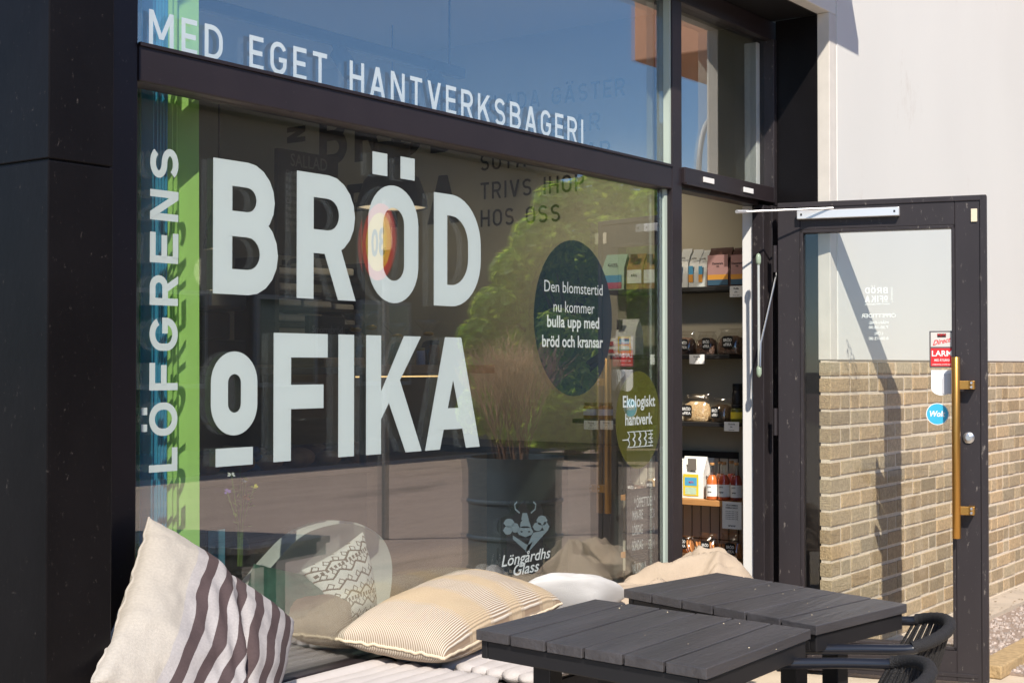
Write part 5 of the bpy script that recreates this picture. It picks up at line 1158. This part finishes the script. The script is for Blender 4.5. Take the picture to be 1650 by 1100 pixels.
# pale boxes added to imitate bright window rows mirrored in the glass
for i, (px, py, w) in enumerate(((466, 437, 34), (515, 437, 36), (560, 438, 22), (466, 462, 30), (466, 487, 40), (512, 490, 46), (556, 496, 30), (450, 510, 20), (480, 512, 44), (520, 518, 46), (560, 522, 26))):
    a, b = at(px-w/2, py-7, 2.42), at(px+w/2, py+7, 2.42); mb = MB(); mb.bbox((a.x, 2.42, b.z), (b.x, 2.6, a.z), .01)
    mb.build('window_strip_box', M('pale_window_strip', lin(182, 176, 166), .7), loc=((a.x+b.x)/2, 2.5, b.z), label='pale box imitating a mirrored window strip, %s in %s row' % (('left', 'middle', 'right', 'single', 'left', 'middle', 'right', 'far left', 'left', 'middle', 'right')[i], ('the top', 'the top', 'the top', 'the second', 'the third', 'the third', 'the third', 'the bottom', 'the bottom', 'the bottom', 'the bottom')[i]), cat='box', group='pale boxes imitating mirrored window strips')
a, b = at(436, 540, 2.42), at(582, 425, 2.42); t = thing('back_rack', 'dark open rack behind the counter holding pale boxes', 'rack', ((a.x+b.x)/2, 2.55, 0)); mb = MB()
for py in (445.5, 470.5, 495.5, 520.5): q = at(500, py, 2.42); mb.box((a.x, 2.40, q.z-.02), (b.x, 2.68, q.z-.001))
mb.build('shelf_board', BLKSHELF, t)
for x in (a.x, b.x-.03):
    mb = MB(); mb.box((x, 2.39, 0), (x+.03, 2.69, b.z)); mb.build('post', BLKSHELF, t)
# coffee machine at the far left
a, b = at(336, 590, 2.6), at(405, 470, 2.6); t = thing('coffee_machine', 'large black coffee machine behind the pastry case', 'coffee machine', ((a.x+b.x)/2, 2.8, a.z)); mb = MB(); mb.bbox((a.x, 2.6, a.z), (b.x, 3.1, a.z+(b.z-a.z)*.35), .02); mb.bbox((a.x, 2.75, a.z+(b.z-a.z)*.35), (b.x, 3.1, b.z-.1), .02); mb.build('body', CHARC, t); mb = MB(); mb.bbox((a.x, 2.6, b.z-.1), (b.x, 3.1, b.z), .02); mb.build('top', STEEL, t)
mb = MB(); mb.bbox((a.x-1.0, 2.5, 0), (b.x+.5, 3.15, a.z-.002), .004); mb.build('back_counter', DKW, loc=(a.x, 2.8, 0), label='low dark back counter carrying the coffee machine', cat='counter')
# pendant lamps
LAMPM = bpy.data.materials.new('lit_diffuser'); LAMPM.use_nodes = True; b_ = LAMPM.node_tree.nodes['Principled BSDF']; b_.inputs['Base Color'].default_value = lin(230, 215, 190); b_.inputs['Emission Color'].default_value = (1, .80, .58, 1); b_.inputs['Emission Strength'].default_value = .3
def pendant(px, pt, pb, w, y, label):
    c = at(px, pb, y); top = at(px, pt, y).z; r = (at(px+w/2, pb, y)-at(px-w/2, pb, y)).dot(RGT)/2; h = top-c.z; t = thing('pendant_lamp', label, 'lamp', (c.x, y, c.z), 'black pendant lamps')
    mb = MB(); mb.lathe([(r*.98, .0), (r, .004), (r*.97, h*.14), (r*.80, h*.42), (r*.56, h*.58), (r*.50, h*.66), (r*.50, h), (0, h)], (0, 0, 0), 40, False); mb.lathe([(r*.965, .004), (r*.93, h*.14), (r*.76, h*.40), (r*.5, h*.56), (0, h*.58)], (0, 0, 0), 40, False); mb.build('shade', M('lamp_black', lin(36, 35, 37), .45), t, smooth=35, local=True)
    mb = MB(); mb.lathe([(0, .010), (r*.95, .010), (r*.95, .018), (0, .018)], (0, 0, 0), 40, False); mb.build('diffuser', LAMPM, t, smooth=35, local=True)
    ld = bpy.data.lights.new('bulb', 'POINT'); ld.energy = 2.3; ld.shadow_soft_size = .1; ld.color = (1, .84, .62); lo = bpy.data.objects.new('bulb', ld); COL.objects.link(lo); lo.parent = t; lo.location = (0, 0, -.12)
    mb = MB(); mb.tube([(0, 0, h), (0, 0, ZC-c.z)], .005, 6); mb.build('cord', GASKET, t, local=True)
pendant(632, 232, 336, 128, 2.1, 'large black bell pendant lamp behind the letter Ö'); pendant(352, 305, 402, 62, 3.0, 'black pendant lamp with pale disc behind the letter B')
a, b = P(430, 40, y=1.3), P(745, 118, y=1.3); t = thing('track_light', 'long dark lighting track under the shop ceiling', 'lamp', ((a.x+b.x)/2, 1.3, ZC)); zt_ = (a.z+b.z)/2; mb = MB(); mb.bbox((a.x-.9, 1.28, zt_-.02), (b.x, 1.32, zt_+.03), .003); mb.build('rail', CHARC, t)
for x in (a.x-.6, b.x-.1): mb = MB(); mb.tube([(x, 1.3, zt_+.03), (x, 1.3, ZC)], .006, 6); mb.build('hanger', CHARC, t)
for x in (b.x-.25,):
    ld = bpy.data.lights.new('spot', 'SPOT'); ld.energy = 40; ld.spot_size = R(80); ld.spot_blend = .9; ld.color = (1, .86, .66); ld.shadow_soft_size = .05; lo = bpy.data.objects.new('spot', ld); COL.objects.link(lo); lo.parent = t; lo.location = Vector((x+.03, 1.16, zt_-.2))-BASE[t.name]; lo.rotation_euler = Vector((1.0, -.10, -.75)).to_track_quat('-Z', 'Y').to_euler()  # added fill light that brightens the shelves, no visible lamp
for x in (a.x+.4, b.x-.25): mb = MB(); mb.tube([(x, 1.3, zt_-.02), (x, 1.28, zt_-.07)], .012, 8); mb.tube([(x, 1.28, zt_-.05), (x+.02, 1.2, zt_-.17)], .04, 12); mb.build('spotlight', CHARC, t, smooth=40)

# ================================================================== ACROSS THE STREET (seen mirrored in the glass)
BRN = M('brown_facade', lin(106, 96, 87), .85, var=.15, vs=.6)
xa, xb = -14.0, Rf(905, 400, 15).x
t = thing('low_building', 'long low brown building across the street mirrored in the shop window', 'building', ((xa+xb)/2, -18, 0))
mb = MB(); mb.box((xa, -23, -.02), (xb, -15, 5.6)); mb.build('wall', BRN, t)
mb = MB(); mb.bbox((xa-.2, -23.2, 5.602), (xb+.2, -14.7, 5.9), .02); mb.build('roof', M('dark_roof', lin(60, 58, 58), .8), t)
for i in range(8):
    x = 1.5+i*2.6
    if x+1.4 > xb: break
    mb = MB(); mb.bbox((x, -14.99, 1.0), (x+1.5, -14.9, 2.6), .01); W = mb.build('window', M('grey_window_frame', lin(150, 146, 140), .5), t)
    mb = MB(); mb.box((x+.08, -14.899, 1.08), (x+1.42, -14.893, 2.52)); mb.build('pane', M('dark_pane', lin(30, 34, 38), .08), W)
def tree(name, loc, H, rx, ry, zc, rz, nleaf, label, leafcol, leaf=.11, seed=1, dens=26, cl=None):
    rs = random.Random(seed); t = thing(name, label, 'tree', loc, 'trees and bushes across the street'); mb = MB()
    mb.tube([(0, 0, -.05), (.05, .03, H*.25), (-.04, .0, H*.5), (.06, .05, H*.8)], [.16, .13, .10, .04], 10)
    for i in range(12):
        a = rs.uniform(0, 6.28); z = rs.uniform(.25, .7)*H; mb.tube([(0, 0, z), (math.cos(a)*rx*.4, math.sin(a)*ry*.4, z+.4), (math.cos(a)*rx*.75, math.sin(a)*ry*.75, z+.9)], [.06, .04, .015], 6)
    mb.build('trunk', M('tree_bark', lin(92, 78, 64), .95, bump=.8, bs=30), t, local=True)
    given = cl is not None
    cl = cl or []
    if given: dens = len(cl)
    for i in range(0 if given else dens):
        while True:
            d = Vector((rs.uniform(-1, 1), rs.uniform(-1, 1), rs.uniform(-1, 1)))
            if .25 < d.length < 1: break
        cl.append((Vector((d.x*rx, d.y*ry, zc+d.z*rz)), rs.uniform(.30, .55)*min(rx, rz)))
    lf = MB(); lf.cols = []
    for i in range(nleaf):
        c, r = cl[i % dens]; d = Vector((rs.gauss(0, 1), rs.gauss(0, 1), rs.gauss(0, .8))).normalized(); p = c+d*r*rs.uniform(.72, 1.06); p.z = max(p.z, .15)
        nrm = (d+Vector((rs.uniform(-1, 1), rs.uniform(-1, 1), rs.uniform(-.4, 1)))*.7).normalized(); u = nrm.orthogonal().normalized(); u.rotate(Matrix.Rotation(rs.uniform(0, 6.28), 3, nrm)); v = nrm.cross(u); s = leaf*rs.uniform(.6, 1.25)
        lf.face([p-u*s, p-v*s*.45+nrm*s*.1, p+u*s, p+v*s*.45+nrm*s*.1]); k = rs.uniform(.7, 1.3); lf.cols += [(k*rs.uniform(.9, 1.15), k, k*.9, 1)]*4
    m = tone(name+'_leaf', leafcol, .5)
    if 'tl' not in m:
        n = m.node_tree.nodes; l = m.node_tree.links; b = n['Principled BSDF']; tr = n.new('ShaderNodeBsdfTranslucent'); ms = n.new('ShaderNodeMixShader'); ms.inputs[0].default_value = .55
        src = b.inputs['Base Color'].links[0].from_socket; l.new(src, tr.inputs[0]); l.new(b.outputs[0], ms.inputs[1]); l.new(tr.outputs[0], ms.inputs[2]); l.new(ms.outputs[0], n['Material Output'].inputs[0]); m['tl'] = 1
    lf.build('crown', m, t, local=True); return t
def tree_px(name, pc, d, pl, pr, pt, pb, *a):
    c = Rf(pc, 500, d); zt, zb = Rf(pc, pt, d).z, max(.1, Rf(pc, pb, d).z); w = (P(pr, 500, y=d)-P(pl, 500, y=d)).dot(RGT)/2*.62
    tree(name, (c.x, -d, 0), zt, w, w*.9, (zt+zb)/2, (zt-zb)/2*.86, *a)
CLUMPS = [(900, 335, 42), (955, 325, 48), (1010, 318, 50), (1055, 345, 45), (870, 390, 45), (920, 400, 52), (980, 400, 55), (1040, 420, 52), (835, 440, 42), (880, 470, 50), (940, 475, 55), (1005, 480, 55), (1055, 500, 50), (800, 500, 38), (770, 545, 30), (835, 530, 48), (900, 550, 52), (965, 555, 55), (1030, 570, 52), (785, 600, 42), (845, 610, 50), (910, 625, 52), (975, 635, 52), (1040, 640, 50), (775, 660, 38), (825, 680, 42), (890, 695, 45), (950, 700, 45), (1010, 705, 45)]
rs = random.Random(12); sph = []
for px, py, pr_ in CLUMPS:
    d = 9.6+rs.uniform(-.9, .9); q = Rf(px, py, d); dep = (q.x*FWD.x+(d+2.9)*FWD.y); sph.append((q, pr_/F_*dep))
q0 = Rf(925, 700, 9.6); tree('broadleaf_tree', (q0.x, -9.6, 0), 4.3, 1.8, 1.6, 2.4, 2.0, 30000, 'big bright green leafy tree mirrored in the window around the navy oval', lin(208, 236, 100), .085, 2, 0, [(q-Vector((q0.x, -9.6, 0)), r_) for q, r_ in sph])
tree_px('broadleaf_tree', 1085, 12.5, 1030, 1140, 330, 720, 6000, 'darker green tree right of the mirrored bright tree', lin(120, 146, 70), .11, 6, 22)
for i, (x, h) in enumerate(((27.5, 5.2), (33.5, 6.0), (40, 5.4), (47, 6.4))):
    tree('broadleaf_tree', (x, -17-i*1.2, 0), h, 3.2, 2.6, h*.55, h*.45, 3500, 'tree far down the street, %s of the four' % ('nearest', 'second', 'third', 'farthest')[i], lin(92, 118, 60), .16, 20+i, 24)
# speed sign on its post
SG = Rf(612, 390, 4.7); t = thing('speed_sign', 'round red and yellow speed limit sign reading 30 on a grey post', 'road sign', (SG.x, SG.y, 0)); mb = MB(); mb.tube([(SG.x+.05, SG.y+.02, -.03), (SG.x+.05, SG.y+.02, SG.z+.34)], .03, 10); mb.build('post', M('galvanised_post', lin(120, 122, 122), .5, metal=.4), t, smooth=40)
nS = Vector((-.92, -.39, 0)).normalized(); uS = Vector((-nS.y, nS.x, 0))
def sdisc(mb, r, off, n=48): mb.face([SG+nS*off+uS*r*math.cos(2*math.pi*i/n)+Vector((0, 0, r*math.sin(2*math.pi*i/n))) for i in range(n)])
mb = MB(); mb.prism([SG+uS*.31*math.cos(2*math.pi*i/48)+Vector((0, 0, .31*math.sin(2*math.pi*i/48))) for i in range(48)], nS*.012); mb.build('red_rim', M('sign_red', lin(206, 44, 36), .4), t)
mb = MB(); sdisc(mb, .235, .0135); FC = mb.build('yellow_face', M('sign_yellow', lin(240, 196, 50), .4), t)
mb = MB(); btext(mb, '30', .30, lambda u, v, k=0: SG+nS*.015+uS*u+Vector((0, 0, v-.105)), bold=.03, xs=.85); mb.build('numerals', GASKET, FC)
# hooped street lamp
p = Rf(1126, 280, 9); t = thing('street_lamp', 'pale street lamp with a bent arm mirrored in the small upper pane', 'street lamp', (p.x, -9, 0)); q = Rf(1150, 192, 9)
mb = MB(); mb.tube([(p.x, -9, -.03), (p.x, -9, p.z)]+[(p.x+(q.x-p.x)*(1-math.cos(math.pi/2*i/8)), -9, p.z+(q.z-p.z)*math.sin(math.pi/2*i/8)) for i in range(1, 9)]+[(q.x+.5, -9, q.z+.02)], .05, 10); mb.build('pole', M('pale_grey_pole', lin(196, 198, 196), .5), t, smooth=40)
mb = MB(); mb.bbox((q.x+.5, -9.12, q.z-.06), (q.x+1.1, -8.88, q.z+.06), .03); mb.build('lamp_head', M('pale_grey_pole', (1, 1, 1)), t)
# terracotta upper storey further down the same street side
c = Rf(1022, 99, 5.0); t = thing('terracotta_block', 'terracotta coloured upper storey jutting out over the street mirrored top right', 'building', (c.x+3, -2.5, c.z))
mb = MB(); mb.bbox((c.x, -5.0, c.z), (c.x+8, YF-.3, c.z+4), .02); mb.build('upper_storey', M('terracotta_cladding', lin(196, 140, 108), .7, var=.08, vs=2), t)
mb = MB(); mb.box((c.x+1.0, -2.2, -.02), (c.x+8, YF-.3, c.z-.001)); mb.build('ground_storey', BRN, t)

mb = MB(); mb.bbox((5.84, 1.0, .013), (6.36, 2.6, .93), .004); t = thing('blocking_cabinet', 'added low dark green cabinet blocking the bright tiles of the side wall', 'cabinet', (6.1, 1.9, 0)); mb.build('carcass', M('dark_green_cabinet', lin(44, 52, 50), .5), t); mb = MB(); mb.bbox((5.81, .98, .9305), (6.37, 2.62, .96), .003); mb.build('top', M('dark_top', lin(58, 50, 44), .45), t)  # cabinet added to cover sunlit tiles and keep this low area dark

cb = MB(); rs = random.Random(31)
for i in range(34):
    px, py = rs.uniform(780, 1440), rs.uniform(930, 1065); q = P(px, py, z=.7312); ok = any((q-o_).dot(ex_) > 0 and (q-o_).dot(ex_) < ex_.length_squared and (q-o_).dot(ey_) > 0 and (q-o_).dot(ey_) < ey_.length_squared for o_, ex_, ey_ in TABS)
    if ok: r_ = rs.uniform(.0007, .0019); cb.lathe([(r_, 0), (r_*.8, r_*.7), (0, r_)], (q.x, q.y, .7309), 6, False)
cb.build('crumbs', M('bread_crumb', lin(214, 196, 164), .9), kind='stuff', label='pale crumbs scattered over the black plank tabletops', cat='crumbs')
lv = MB(); lv.cols = []
for i in range(160):
    x = rs.uniform(6.6, 11); y = rs.choice([rs.uniform(-.36, -.315), rs.uniform(-.5, -.45), rs.uniform(-.48, -.32)]); a = rs.uniform(0, 6.28); l_ = rs.uniform(.006, .022); d = Vector((math.cos(a), math.sin(a), rs.uniform(-.1, .3)))*l_; n_ = Vector((-math.sin(a), math.cos(a), 0))*l_*.35; c = Vector((x, y, .038))
    lv.face([c-d*.5, c+n_, c+d*.5, c-n_]); k = rs.uniform(.6, 1.2); lv.cols += [k]*4
lv.build('leaf_litter', tone('dry_leaf', lin(150, 126, 88), .9), kind='stuff', label='dry leaf scraps blown along the wall base', cat='litter')
